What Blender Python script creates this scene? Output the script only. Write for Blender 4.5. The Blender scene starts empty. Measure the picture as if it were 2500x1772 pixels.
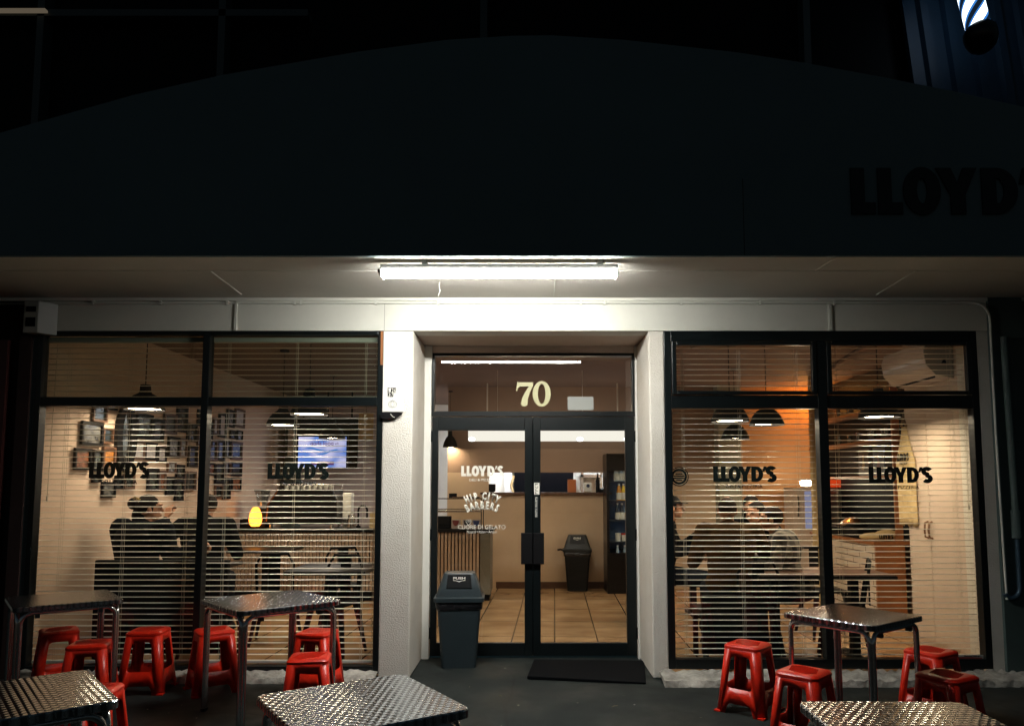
import bpy, bmesh, math, random
from mathutils import Vector, Matrix, geometry
R = math.radians
random.seed(7)
S = bpy.context.scene
# ---------------------------------------------------------------- camera, world, exposure
F, CH, PITCH, CX, CY = 1800.0, 1.5, math.atan(.0855), 1290.0, 1036.0   # lens in photo pixels (2500 x 1772), eye height, pitch, centre of projection
cam = bpy.data.cameras.new('camera'); co = bpy.data.objects.new('camera', cam); S.collection.objects.link(co)
co.location = (0, 0, CH); co.rotation_euler = (R(90) + PITCH, 0, 0)
cam.sensor_width = 36; cam.lens = F / 2500 * 36
cam.shift_x = (1250 - CX) / 2500; cam.shift_y = (CY - 886) / 2500
cam.clip_end = 500; cam.clip_start = .05
S.camera = co
w = bpy.data.worlds.new('World'); S.world = w; w.use_nodes = True
nt = w.node_tree; bg = nt.nodes['Background']
sky = nt.nodes.new('ShaderNodeTexSky'); sky.sky_type = 'NISHITA'; sky.sun_disc = False
sky.sun_elevation = R(-4); sky.sun_rotation = R(200)
mxw = nt.nodes.new('ShaderNodeMixRGB'); mxw.blend_type = 'ADD'; mxw.inputs[0].default_value = 1
mxw.inputs[2].default_value = (.016, .036, .042, 1)      # glow of the town on the night sky
nt.links.new(sky.outputs[0], mxw.inputs[1]); nt.links.new(mxw.outputs[0], bg.inputs[0]); bg.inputs[1].default_value = .30
S.view_settings.view_transform = 'Standard'; S.view_settings.look = 'None'; S.view_settings.exposure = 0; S.view_settings.gamma = 1
S.render.engine = 'CYCLES'; cy = S.cycles
cy.use_denoising = True; cy.max_bounces = 8; cy.diffuse_bounces = 4; cy.glossy_bounces = 4; cy.transmission_bounces = 6; cy.transparent_max_bounces = 16
cy.sample_clamp_indirect = 4; cy.caustics_reflective = False; cy.caustics_refractive = False

# ---------------------------------------------------------------- geometry from the photograph
_c, _s = math.cos(PITCH), math.sin(PITCH)
def ray(px, py):
    a = (px - CX) / F; b = -(py - CY) / F
    return Vector((a, _c - b * _s, _s + b * _c))
def onZ(px, py, z=0.):
    r = ray(px, py); t = (z - CH) / r.z; return Vector((r.x * t, r.y * t, z))
def onY(px, py, Y):
    r = ray(px, py); t = Y / r.y; return Vector((r.x * t, Y, CH + r.z * t))
def onX(px, py, X):
    r = ray(px, py); t = X / r.x; return Vector((X, r.y * t, CH + r.z * t))
YP, YD, YG = 5.96, 6.66, 6.0      # front of pillars, door plane, window glass
ZH, ZS, ZR, ZC = 2.78, 3.05, 2.79, 3.02    # header bottom, canopy soffit, recess soffit, room ceiling

# ---------------------------------------------------------------- materials
def mat(name, col, rough=.6, metal=0, noise=0, nscale=8, bump=0, bscale=60, spec=.5, emit=None, es=0, coat=0, alt=None, bdist=.004, detail=4):
    m = bpy.data.materials.new(name); m.use_nodes = True; t = m.node_tree; b = t.nodes['Principled BSDF']
    b.inputs['Base Color'].default_value = (*col, 1); b.inputs['Roughness'].default_value = rough; b.inputs['Metallic'].default_value = metal
    b.inputs['Specular IOR Level'].default_value = spec; b.inputs['Coat Weight'].default_value = coat
    if emit: b.inputs['Emission Color'].default_value = (*emit, 1); b.inputs['Emission Strength'].default_value = es
    if noise or bump:
        tc = t.nodes.new('ShaderNodeTexCoord')
    if noise:
        n = t.nodes.new('ShaderNodeTexNoise'); n.inputs['Scale'].default_value = nscale; n.inputs['Detail'].default_value = detail; n.inputs['Roughness'].default_value = .65
        r = t.nodes.new('ShaderNodeValToRGB'); r.color_ramp.elements[0].position = .3; r.color_ramp.elements[1].position = .7
        c2 = alt or tuple(max(0, x * (1 - noise)) for x in col)
        r.color_ramp.elements[0].color = (*c2, 1); r.color_ramp.elements[1].color = (*col, 1)
        t.links.new(tc.outputs['Object'], n.inputs['Vector']); t.links.new(n.outputs[0], r.inputs[0]); t.links.new(r.outputs[0], b.inputs['Base Color'])
    if bump:
        n2 = t.nodes.new('ShaderNodeTexNoise'); n2.inputs['Scale'].default_value = bscale; n2.inputs['Detail'].default_value = 3
        bp = t.nodes.new('ShaderNodeBump'); bp.inputs['Strength'].default_value = bump; bp.inputs['Distance'].default_value = bdist
        t.links.new(tc.outputs['Object'], n2.inputs['Vector']); t.links.new(n2.outputs[0], bp.inputs['Height']); t.links.new(bp.outputs[0], b.inputs['Normal'])
    return m
def emis(name, col, s):
    m = bpy.data.materials.new(name); m.use_nodes = True; t = m.node_tree; t.nodes.clear()
    e = t.nodes.new('ShaderNodeEmission'); e.inputs[0].default_value = (*col, 1); e.inputs[1].default_value = s
    o = t.nodes.new('ShaderNodeOutputMaterial'); t.links.new(e.outputs[0], o.inputs[0]); return m
def glassmat(name, tint=(1, 1, 1), gain=1.0, rough=0.0):
    m = bpy.data.materials.new(name); m.use_nodes = True; t = m.node_tree; t.nodes.clear()
    tr = t.nodes.new('ShaderNodeBsdfTransparent'); tr.inputs[0].default_value = (*tint, 1)
    gl = t.nodes.new('ShaderNodeBsdfGlossy'); gl.inputs['Roughness'].default_value = rough
    lw = t.nodes.new('ShaderNodeLayerWeight'); lw.inputs[0].default_value = .5
    p = t.nodes.new('ShaderNodeMath'); p.operation = 'POWER'; p.inputs[1].default_value = 4
    a = t.nodes.new('ShaderNodeMath'); a.operation = 'MULTIPLY_ADD'; a.inputs[1].default_value = .9; a.inputs[2].default_value = .075 * gain; a.use_clamp = True
    mx = t.nodes.new('ShaderNodeMixShader'); o = t.nodes.new('ShaderNodeOutputMaterial')
    t.links.new(lw.outputs['Facing'], p.inputs[0]); t.links.new(p.outputs[0], a.inputs[0]); t.links.new(a.outputs[0], mx.inputs[0])
    t.links.new(tr.outputs[0], mx.inputs[1]); t.links.new(gl.outputs[0], mx.inputs[2]); t.links.new(mx.outputs[0], o.inputs[0]); return m
def nodes_of(m): return m.node_tree, m.node_tree.nodes['Principled BSDF']

M = {}
M['stucco'] = mat('stucco', (.74, .71, .65), .85, noise=.2, nscale=1.8, alt=(.60, .56, .49), detail=9, bump=1, bscale=105, bdist=.007)
M['header'] = mat('painted_board', (.72, .72, .65), .7, noise=.1, nscale=2.2, bump=.12, bscale=90)
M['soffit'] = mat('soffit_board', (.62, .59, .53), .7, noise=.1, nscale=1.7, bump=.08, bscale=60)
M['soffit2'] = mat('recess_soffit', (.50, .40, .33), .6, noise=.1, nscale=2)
M['fascia'] = mat('fascia_board', (.13, .19, .205), .75, noise=.15, nscale=.8)
M['letterdark'] = mat('dark_lettering', (.006, .006, .007), .6)
M['black'] = mat('black_frame', (.005, .008, .009), .3, noise=.3, nscale=6, spec=.35)
M['greenframe'] = mat('painted_dark_green', (.035, .062, .064), .5, noise=.25, nscale=4, bump=.1)
M['greenwall'] = mat('dark_green_wall', (.07, .105, .10), .65, noise=.3, nscale=3, bump=.2, bscale=30)
M['darkwall'] = mat('dark_brick_wall', (.035, .014, .011), .9, noise=.4, nscale=5, bump=.4, bscale=20)
M['asphalt'] = mat('worn_asphalt', (.014, .0190, .0180), .85, spec=.3, noise=.35, nscale=2.4, bump=.7, bscale=160, bdist=.004)
M['kerb'] = mat('chipped_white_kerb', (.55, .52, .46), .9, noise=.55, nscale=7, bump=1, bscale=18, bdist=.02, alt=(.16, .15, .13))
M['alu'] = mat('aluminium_tube', (.62, .62, .62), .22, 1, noise=.1, nscale=10)
M['red'] = mat('red_plastic', (.72, .022, .006), .33, noise=.35, nscale=14, bump=.12, bscale=60)
M['binp'] = mat('slate_blue_plastic', (.024, .036, .042), .36, noise=.15, nscale=8, bump=.08, bscale=90)
M['bindark'] = mat('black_plastic', (.005, .006, .007), .45, spec=.3)
M['binbag'] = mat('black_bin_bag', (.01, .01, .012), .25, bump=1, bscale=25, bdist=.02)
M['white'] = mat('white_paint', (.78, .77, .72), .45, noise=.06)
M['whitevinyl'] = mat('white_vinyl', (.80, .78, .70), .5)
M['creamvinyl'] = mat('cream_vinyl', (.50, .48, .27), .5, emit=(.82, .80, .52), es=.0)
M['blackvinyl'] = mat('glossy_black_vinyl', (.010, .018, .017), .12, spec=.8)
M['rubber'] = mat('black_rubber', (.0025, .003, .004), .9, spec=.08, bump=.5, bscale=120)
M['slat'] = mat('cream_blind_slat', (.84, .79, .70), .35, spec=.5)
M['cord'] = mat('blind_cord', (.62, .56, .46), .8)
M['pwall'] = mat('pink_plaster', (.62, .47, .37), .8, noise=.08, nscale=3, bump=.1)
M['bwall'] = mat('tan_plaster', (.50, .325, .20), .8, noise=.12, nscale=2, bump=.12, bscale=70)
M['ceil'] = mat('mauve_ceiling', (.20, .13, .095), .8, noise=.1, nscale=2)
M['wood'] = mat('orange_timber', (.42, .16, .055), .4, noise=.4, nscale=3)
M['darkwood'] = mat('dark_wood', (.11, .05, .025), .5, noise=.4, nscale=6)
M['slatwood'] = mat('pale_timber_slats', (.46, .34, .25), .6, noise=.2, nscale=5)
M['blk'] = mat('matt_black', (.004, .004, .005), .6, spec=.15)
M['blkgloss'] = mat('satin_black_tabletop', (.008, .007, .007), .28, spec=.3)
M['steel'] = mat('brushed_steel', (.55, .54, .52), .25, 1)
M['cupboard'] = mat('cream_cupboard', (.60, .48, .385), .5, noise=.06)
M['bronze'] = mat('bronze_handle', (.25, .13, .07), .35, .7)
M['canvas'] = mat('cream_canvas', (.62, .46, .23), .9, noise=.15, nscale=12, bump=.3, bscale=60)
M['skin'] = mat('skin', (.40, .20, .12), .5, noise=.1)
M['navy'] = mat('navy_wool', (.0035, .0045, .008), .95, spec=.1, noise=.3, nscale=20, bump=.4, bscale=120)
M['brownj'] = mat('brown_cloth', (.080, .042, .014), .9, spec=.1, noise=.3, nscale=14, bump=.4, bscale=80)
M['darkcloth'] = mat('black_cloth', (.004, .004, .005), .9, spec=.1, noise=.2, nscale=14)
M['denim'] = mat('dark_denim', (.006, .008, .014), .9, spec=.1, noise=.3, nscale=16)
M['hair'] = mat('dark_hair', (.008, .0045, .003), .75, spec=.15, noise=.4, nscale=60, bump=.6, bscale=90)
M['hairb'] = mat('brown_hair', (.030, .015, .007), .75, spec=.15, noise=.5, nscale=60, bump=.6, bscale=90)
M['acw'] = mat('glossy_white_plastic', (.66, .58, .55), .12, spec=.7)
M['acside'] = mat('grey_plastic', (.30, .29, .27), .5)
M['glasstumbler'] = glassmat('tumbler_glass', (.80, .84, .85), 2.5)
M['pane'] = glassmat('window_glass', (.90, .93, .92), 1.0)
M['tube'] = emis('tube_light', (1.0, .985, .92), 160)
M['bulb'] = emis('pendant_glow', (1.0, .80, .55), 70)
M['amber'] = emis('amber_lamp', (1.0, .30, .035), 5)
M['pelmet'] = emis('glowing_pelmet', (1.0, .93, .82), 1.1)
M['pelmetspot'] = emis('pelmet_spot', (1.0, .97, .92), 7)
M['ledblue'] = emis('fridge_light', (.62, .80, 1.0), 14)
M['kitchen'] = emis('kitchen_light', (.92, .95, 1.0), 110)
M['coolglow'] = emis('fill_tube', (1.0, .76, .50), 24)
M['coolglow2'] = emis('dim_fill_tube', (1.0, .78, .55), .6)

# rough obscured glass (upper left panes)
m = bpy.data.materials.new('obscured_glass'); m.use_nodes = True; t = m.node_tree; t.nodes.clear()
tr = t.nodes.new('ShaderNodeBsdfTransparent'); tr.inputs[0].default_value = (.50, .55, .49, 1)
rf = t.nodes.new('ShaderNodeBsdfTranslucent'); rf.inputs[0].default_value = (.42, .46, .40, 1)
gs = t.nodes.new('ShaderNodeBsdfGlossy'); gs.inputs['Roughness'].default_value = .28
n = t.nodes.new('ShaderNodeTexVoronoi'); n.inputs['Scale'].default_value = 150; tc = t.nodes.new('ShaderNodeTexCoord'); bp = t.nodes.new('ShaderNodeBump'); bp.inputs['Strength'].default_value = .6; bp.inputs['Distance'].default_value = .003
t.links.new(tc.outputs['Object'], n.inputs['Vector']); t.links.new(n.outputs[0], bp.inputs['Height']); t.links.new(bp.outputs[0], gs.inputs['Normal'])
m1 = t.nodes.new('ShaderNodeMixShader'); m1.inputs[0].default_value = .04; m2 = t.nodes.new('ShaderNodeMixShader'); m2.inputs[0].default_value = .03; oo = t.nodes.new('ShaderNodeOutputMaterial')
t.links.new(tr.outputs[0], m1.inputs[1]); t.links.new(rf.outputs[0], m1.inputs[2]); t.links.new(m1.outputs[0], m2.inputs[1]); t.links.new(gs.outputs[0], m2.inputs[2]); t.links.new(m2.outputs[0], oo.inputs[0])
M['obscure'] = m

def steel_top():
    m = mat('engine_turned_steel', (.66, .65, .63), .2, 1); t, b = nodes_of(m); N = t.nodes; L = t.links
    tc = N.new('ShaderNodeTexCoord'); mp = N.new('ShaderNodeMapping'); mp.inputs['Scale'].default_value = (30, 42, 30); mp.inputs['Rotation'].default_value = (0, 0, 0); L.new(tc.outputs['Object'], mp.inputs[0])
    sp = N.new('ShaderNodeSeparateXYZ'); L.new(mp.outputs[0], sp.inputs[0])
    def mth(op, a, b_=None, c=None):
        n = N.new('ShaderNodeMath'); n.operation = op
        for i, v in enumerate((a, b_, c)):
            if v is None: continue
            if isinstance(v, (int, float)): n.inputs[i].default_value = v
            else: L.new(v, n.inputs[i])
        return n.outputs[0]
    row = mth('FLOOR', sp.outputs[1]); ush = mth('MULTIPLY', mth('MODULO', mth('ABSOLUTE', row), 2.0), .5)
    u = mth('SUBTRACT', mth('FRACT', mth('ADD', sp.outputs[0], ush)), .5); v = mth('SUBTRACT', mth('FRACT', sp.outputs[1]), .35)
    r = mth('SQRT', mth('ADD', mth('MULTIPLY', u, u), mth('MULTIPLY', mth('MULTIPLY', v, v), .6)))
    hh = mth('MULTIPLY', r, -1)
    bp = N.new('ShaderNodeBump'); bp.inputs['Strength'].default_value = 1; bp.inputs['Distance'].default_value = .0032
    L.new(hh, bp.inputs['Height'])
    nz = N.new('ShaderNodeTexNoise'); nz.inputs['Scale'].default_value = 2.5; nz.inputs['Detail'].default_value = 5; L.new(tc.outputs['Object'], nz.inputs['Vector'])
    mr = N.new('ShaderNodeMapRange'); mr.inputs['To Min'].default_value = .09; mr.inputs['To Max'].default_value = .22; L.new(nz.outputs[0], mr.inputs['Value']); L.new(mr.outputs[0], b.inputs['Roughness'])
    L.new(bp.outputs[0], b.inputs['Normal'])
    cr = N.new('ShaderNodeMapRange'); cr.inputs['From Min'].default_value = -.52; cr.inputs['From Max'].default_value = -.2; cr.inputs['To Min'].default_value = .22; cr.inputs['To Max'].default_value = .80; L.new(hh, cr.inputs['Value'])
    cc = N.new('ShaderNodeCombineColor'); [L.new(mth('MULTIPLY', cr.outputs[0], (.90, .97, 1.06)[i]), cc.inputs[i]) for i in range(3)]; L.new(cc.outputs[0], b.inputs['Base Color'])
    return m
M['stop'] = steel_top()
def tilefloor():
    m = mat('tan_tiles', (.45, .29, .15), .22, noise=.0); t, b = nodes_of(m); N = t.nodes; L = t.links
    tc = N.new('ShaderNodeTexCoord'); mp = N.new('ShaderNodeMapping'); mp.inputs['Rotation'].default_value = (0, 0, R(2)); L.new(tc.outputs['Object'], mp.inputs[0])
    br = N.new('ShaderNodeTexBrick'); br.offset = 0; br.inputs['Scale'].default_value = 1; br.inputs['Brick Width'].default_value = .42; br.inputs['Row Height'].default_value = .84
    br.inputs['Mortar Size'].default_value = .007; br.inputs['Mortar'].default_value = (.05, .03, .015, 1); L.new(mp.outputs[0], br.inputs['Vector'])
    nz = N.new('ShaderNodeTexNoise'); nz.inputs['Scale'].default_value = 2.4; nz.inputs['Detail'].default_value = 6; mp2 = N.new('ShaderNodeMapping'); mp2.inputs['Scale'].default_value = (.8, 1.2, 1); L.new(tc.outputs['Object'], mp2.inputs[0]); L.new(mp2.outputs[0], nz.inputs['Vector'])
    rp = N.new('ShaderNodeValToRGB'); rp.color_ramp.elements[0].position = .35; rp.color_ramp.elements[1].position = .65
    rp.color_ramp.elements[0].color = (.30, .175, .085, 1); rp.color_ramp.elements[1].color = (.47, .31, .165, 1); L.new(nz.outputs[0], rp.inputs[0])
    L.new(rp.outputs[0], br.inputs['Color1']); L.new(rp.outputs[0], br.inputs['Color2']); L.new(br.outputs['Color'], b.inputs['Base Color'])
    return m
M['tiles'] = tilefloor()
def plaid():
    m = mat('plaid_cloth', (.5, .48, .44), .9); t, b = nodes_of(m); N = t.nodes; L = t.links
    tc = N.new('ShaderNodeTexCoord'); sp = N.new('ShaderNodeSeparateXYZ'); L.new(tc.outputs['Object'], sp.inputs[0])
    outs = []
    for i, sc in ((0, 11), (1, 11), (2, 11)):
        a = N.new('ShaderNodeMath'); a.operation = 'MULTIPLY'; a.inputs[1].default_value = sc; L.new(sp.outputs[i], a.inputs[0])
        f = N.new('ShaderNodeMath'); f.operation = 'FRACT'; L.new(a.outputs[0], f.inputs[0])
        g = N.new('ShaderNodeMath'); g.operation = 'LESS_THAN'; g.inputs[1].default_value = .45; L.new(f.outputs[0], g.inputs[0]); outs.append(g.outputs[0])
    ad = N.new('ShaderNodeMath'); ad.operation = 'ADD'; L.new(outs[0], ad.inputs[0]); L.new(outs[2], ad.inputs[1])
    hf = N.new('ShaderNodeMath'); hf.operation = 'MULTIPLY'; hf.inputs[1].default_value = .5; L.new(ad.outputs[0], hf.inputs[0])
    rp = N.new('ShaderNodeValToRGB'); rp.color_ramp.elements[0].color = (.20, .18, .155, 1); rp.color_ramp.elements[1].color = (.004, .006, .012, 1)
    L.new(hf.outputs[0], rp.inputs[0]); L.new(rp.outputs[0], b.inputs['Base Color']); return m
M['plaid'] = plaid()
def barber():
    m = bpy.data.materials.new('barber_spiral'); m.use_nodes = True; t = m.node_tree; t.nodes.clear(); N = t.nodes; L = t.links
    tc = N.new('ShaderNodeTexCoord'); sp = N.new('ShaderNodeSeparateXYZ'); L.new(tc.outputs['Object'], sp.inputs[0])
    at = N.new('ShaderNodeMath'); at.operation = 'ARCTAN2'; L.new(sp.outputs[1], at.inputs[0]); L.new(sp.outputs[0], at.inputs[1])
    d = N.new('ShaderNodeMath'); d.operation = 'MULTIPLY'; d.inputs[1].default_value = 3 / (2 * math.pi); L.new(at.outputs[0], d.inputs[0])
    z = N.new('ShaderNodeMath'); z.operation = 'MULTIPLY_ADD'; z.inputs[1].default_value = -5.2; L.new(sp.outputs[2], z.inputs[0]); L.new(d.outputs[0], z.inputs[2])
    f = N.new('ShaderNodeMath'); f.operation = 'FRACT'; L.new(z.outputs[0], f.inputs[0])
    rp = N.new('ShaderNodeValToRGB'); rp.color_ramp.interpolation = 'CONSTANT'; e = rp.color_ramp.elements
    e[0].color = (.8, .92, 1, 1); e[1].position = .5; e[1].color = (.02, .10, .30, 1); x = e.new(.62); x.color = (.003, .006, .012, 1); x = e.new(.9); x.color = (.02, .10, .30, 1)
    L.new(f.outputs[0], rp.inputs[0]); em = N.new('ShaderNodeEmission'); em.inputs[1].default_value = 2.2; L.new(rp.outputs[0], em.inputs[0])
    o = N.new('ShaderNodeOutputMaterial'); L.new(em.outputs[0], o.inputs[0]); return m
M['barber'] = barber()

# ---------------------------------------------------------------- builders
def props(o, label=None, cat=None, group=None, kind=None):
    for k, v in (('label', label), ('category', cat), ('group', group), ('kind', kind)):
        if v: o[k] = v
    return o
def thing(name, label, cat, loc=(0, 0, 0), rz=0, group=None):
    o = bpy.data.objects.new(name, None); S.collection.objects.link(o); o.empty_display_size = .1
    o.location = loc; o.rotation_euler = (0, 0, rz); return props(o, label, cat, group)
def copy_tree(o, parent=None):
    c = o.copy(); S.collection.objects.link(c); c.parent = parent
    for ch in list(o.children): copy_tree(ch, c)
    return c
def rooted(p):
    v = Vector((0, 0, 0))
    while p: v += Vector(p.location); p = p.parent
    return v
class MB:
    def __init__(s): s.v = []; s.f = []
    def add(s, vs, fs):
        k = len(s.v); s.v += [Vector(v) for v in vs]; s.f += [tuple(i + k for i in f) for f in fs]; return s
    def box(s, x0, x1, y0, y1, z0, z1):
        if x0 > x1: x0, x1 = x1, x0
        if y0 > y1: y0, y1 = y1, y0
        if z0 > z1: z0, z1 = z1, z0
        return s.add([(x0, y0, z0), (x1, y0, z0), (x1, y1, z0), (x0, y1, z0), (x0, y0, z1), (x1, y0, z1), (x1, y1, z1), (x0, y1, z1)],
                     [(0, 3, 2, 1), (4, 5, 6, 7), (0, 1, 5, 4), (1, 2, 6, 5), (2, 3, 7, 6), (3, 0, 4, 7)])
    def cbox(s, c, h, rz=0):
        m_ = Matrix.Rotation(rz, 3, 'Z'); c = Vector(c)
        vs = [c + m_ @ Vector((a * h[0], b_ * h[1], d * h[2])) for d in (-1, 1) for a, b_ in ((-1, -1), (1, -1), (1, 1), (-1, 1))]
        return s.add(vs, [(0, 3, 2, 1), (4, 5, 6, 7), (0, 1, 5, 4), (1, 2, 6, 5), (2, 3, 7, 6), (3, 0, 4, 7)])
    def tube(s, pts, r, n=8, caps=True):
        pts = [Vector(p) for p in pts]; rs = r if isinstance(r, (list, tuple)) else [r] * len(pts)
        up = Vector((0, 0, 1)); k = len(s.v); prev = None
        for i, p in enumerate(pts):
            d = (pts[min(i + 1, len(pts) - 1)] - pts[max(i - 1, 0)]).normalized()
            if prev is None: a = d.cross(up) if abs(d.z) < .95 else d.cross(Vector((1, 0, 0)))
            else: a = prev - d * prev.dot(d)
            a.normalize(); prev = a; b_ = d.cross(a)
            for j in range(n):
                q = 2 * math.pi * j / n; s.v.append(p + (a * math.cos(q) + b_ * math.sin(q)) * rs[i])
        for i in range(len(pts) - 1):
            for j in range(n):
                s.f.append((k + i * n + j, k + i * n + (j + 1) % n, k + (i + 1) * n + (j + 1) % n, k + (i + 1) * n + j))
        if caps:
            s.f.append(tuple(k + j for j in reversed(range(n)))); e = k + (len(pts) - 1) * n; s.f.append(tuple(e + j for j in range(n)))
        return s
    def lathe(s, prof, c=(0, 0, 0), n=24, cap=True):
        k = len(s.v); c = Vector(c)
        for r_, z in prof:
            for j in range(n):
                q = 2 * math.pi * j / n; s.v.append(c + Vector((r_ * math.cos(q), r_ * math.sin(q), z)))
        for i in range(len(prof) - 1):
            for j in range(n): s.f.append((k + i * n + j, k + i * n + (j + 1) % n, k + (i + 1) * n + (j + 1) % n, k + (i + 1) * n + j))
        if cap:
            s.f.append(tuple(k + j for j in reversed(range(n)))); e = k + (len(prof) - 1) * n; s.f.append(tuple(e + j for j in range(n)))
        return s
    def ell(s, c, r, n=12, m_=8, rot=None):
        c = Vector(c); r = (r, r, r) if isinstance(r, (int, float)) else r; k = len(s.v)
        for i in range(m_ + 1):
            th = math.pi * i / m_
            for j in range(n):
                q = 2 * math.pi * j / n; p = Vector((r[0] * math.sin(th) * math.cos(q), r[1] * math.sin(th) * math.sin(q), r[2] * math.cos(th)))
                s.v.append(c + (rot @ p if rot else p))
        for i in range(m_):
            for j in range(n): s.f.append((k + i * n + j, k + (i + 1) * n + j, k + (i + 1) * n + (j + 1) % n, k + i * n + (j + 1) % n))
        return s
    def caps(s, a, b_, ra, rb): # tapered capsule
        a, b_ = Vector(a), Vector(b_); s.tube([a, b_], [ra, rb], 10); s.ell(a, ra, 10, 6); s.ell(b_, rb, 10, 6); return s
    def plate(s, outer, holes, fn, fn2=None):   # 2D outline with holes -> sheet; with fn2 a closed solid
        loops = [outer] + list(holes); flat = [p for l in loops for p in l]
        tris = geometry.tessellate_polygon([[Vector((p[0], p[1], 0)) for p in l] for l in loops])
        k = len(s.v); s.v += [Vector(fn(*p)) for p in flat]; s.f += [tuple(k + i for i in t_) for t_ in tris]
        if fn2:
            k2 = len(s.v); s.v += [Vector(fn2(*p)) for p in flat]; s.f += [tuple(k2 + i for i in reversed(t_)) for t_ in tris]
            o = 0
            for l in loops:
                for i in range(len(l)):
                    j = (i + 1) % len(l); s.f.append((k + o + i, k + o + j, k2 + o + j, k2 + o + i))
                o += len(l)
        return s
    def pieces(s):
        par = list(range(len(s.v)))
        def find(i):
            while par[i] != i: par[i] = par[par[i]]; i = par[i]
            return i
        for f in s.f:
            a = find(f[0])
            for i in f[1:]: par[find(i)] = a
        gr = {}
        for f in s.f: gr.setdefault(find(f[0]), []).append(f)
        out = []
        for fs in gr.values():
            ids = sorted({i for f in fs for i in f}); mp = {i: k for k, i in enumerate(ids)}; q = MB(); q.v = [s.v[i] for i in ids]; q.f = [tuple(mp[i] for i in f) for f in fs]; out.append(q)
        return out
    def build(s, name, m_, parent=None, smooth=None, bevel=0, merge=False, label=None, solid=0, remesh=0, subd=0, each=False):
        if each: return [q.build(name, m_, parent, smooth, bevel, merge, label, solid) for q in s.pieces()][0]
        off = rooted(parent)
        me = bpy.data.meshes.new(name); me.from_pydata([v - off for v in s.v], [], s.f); me.materials.append(m_)
        if merge or remesh == 0:
            bm = bmesh.new(); bm.from_mesh(me)
            if merge: bmesh.ops.remove_doubles(bm, verts=bm.verts, dist=.0004)
            bmesh.ops.recalc_face_normals(bm, faces=bm.faces); bm.to_mesh(me); bm.free()
        me.update()
        if smooth: me.shade_smooth(); me.set_sharp_from_angle(angle=R(smooth))
        o = bpy.data.objects.new(name, me); S.collection.objects.link(o)
        if parent: o.parent = parent
        if solid:
            q = o.modifiers.new('solid', 'SOLIDIFY'); q.thickness = solid; q.offset = -1
        if bevel:
            q = o.modifiers.new('bevel', 'BEVEL'); q.width = bevel; q.segments = 2; q.limit_method = 'ANGLE'; q.angle_limit = R(40)
        if remesh:
            q = o.modifiers.new('remesh', 'REMESH'); q.mode = 'VOXEL'; q.voxel_size = remesh; q.use_smooth_shade = True
            q = o.modifiers.new('smooth', 'SMOOTH'); q.iterations = 4; q.factor = .5
        if subd:
            q = o.modifiers.new('sub', 'SUBSURF'); q.levels = q.render_levels = subd
        if label: o['label'] = label
        return o
def rrect(hw, hh, r, n=4, cx=0, cy=0):
    out = []
    for (sx, sy, a0) in ((1, 1, 0), (-1, 1, 90), (-1, -1, 180), (1, -1, 270)):
        for i in range(n + 1):
            a = R(a0 + 90 * i / n); out.append((cx + sx * (hw - r) + r * math.cos(a), cy + sy * (hh - r) + r * math.sin(a)))
    return out
def circ(r, n=24, cx=0, cy=0, ry=None): return [(cx + r * math.cos(2 * math.pi * i / n), cy + (ry or r) * math.sin(2 * math.pi * i / n)) for i in range(n)]
def loft(mb, rings, cap=True):
    n = len(rings[0]); k = len(mb.v)
    for r_ in rings: mb.v += [Vector(p) for p in r_]
    for i in range(len(rings) - 1):
        for j in range(n): mb.f.append((k + i * n + j, k + i * n + (j + 1) % n, k + (i + 1) * n + (j + 1) % n, k + (i + 1) * n + j))
    if cap: mb.f.append(tuple(k + j for j in reversed(range(n)))); e = k + (len(rings) - 1) * n; mb.f.append(tuple(e + j for j in range(n)))
    return mb
def frameXZ(mb, x0, x1, z0, z1, wl, wr, wt, wb, y0, y1):    # rectangular frame from four butted bars
    mb.box(x0, x0 + wl, y0, y1, z0, z1); mb.box(x1 - wr, x1, y0, y1, z0, z1); mb.box(x0 + wl, x1 - wr, y0, y1, z1 - wt, z1); mb.box(x0 + wl, x1 - wr, y0, y1, z0, z0 + wb); return mb
def quadXZ(x0, x1, z0, z1, y): return MB().add([(x0, y, z0), (x1, y, z0), (x1, y, z1), (x0, y, z1)], [(0, 1, 2, 3)])
def text(name, s_, x0, x1, z0, z1, y, m_, parent, bold=0., depth=.0012, mirror=False, label=None, spacing=1., shear=0, rz=0, pl=None):
    """lettering fitted to a rectangle of the wall plane y"""
    cu = bpy.data.curves.new(name, 'FONT'); cu.body = s_; cu.offset = bold; cu.space_character = spacing; cu.shear = shear; cu.resolution_u = 3
    tmp = bpy.data.objects.new(name, cu); S.collection.objects.link(tmp); bpy.context.view_layer.update()
    me = bpy.data.meshes.new_from_object(tmp); bpy.data.objects.remove(tmp)
    xs = [v.co.x for v in me.vertices]; ys = [v.co.y for v in me.vertices]; ax, bx, ay, by = min(xs), max(xs), min(ys), max(ys)
    off = rooted(parent); mb = MB()
    bm = bmesh.new(); bm.from_mesh(me); ex = bmesh.ops.extrude_face_region(bm, geom=bm.faces[:])
    for g in ex['geom']:
        if isinstance(g, bmesh.types.BMVert): g.co.z += 1
    for v in bm.verts:
        u = (v.co.x - ax) / (bx - ax); q = (v.co.y - ay) / (by - ay); u = 1 - u if mirror else u
        if pl: v.co = Vector(pl(u, q, v.co.z * depth)) - off
        else: v.co = Vector((x0 + u * (x1 - x0), y - v.co.z * depth, z0 + q * (z1 - z0))) - off
    bmesh.ops.recalc_face_normals(bm, faces=bm.faces); bm.to_mesh(me); bm.free()
    me.materials.clear(); me.materials.append(m_)
    o = bpy.data.objects.new(name, me); S.collection.objects.link(o)
    if parent: o.parent = parent
    if label: o['label'] = label
    return o
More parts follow.
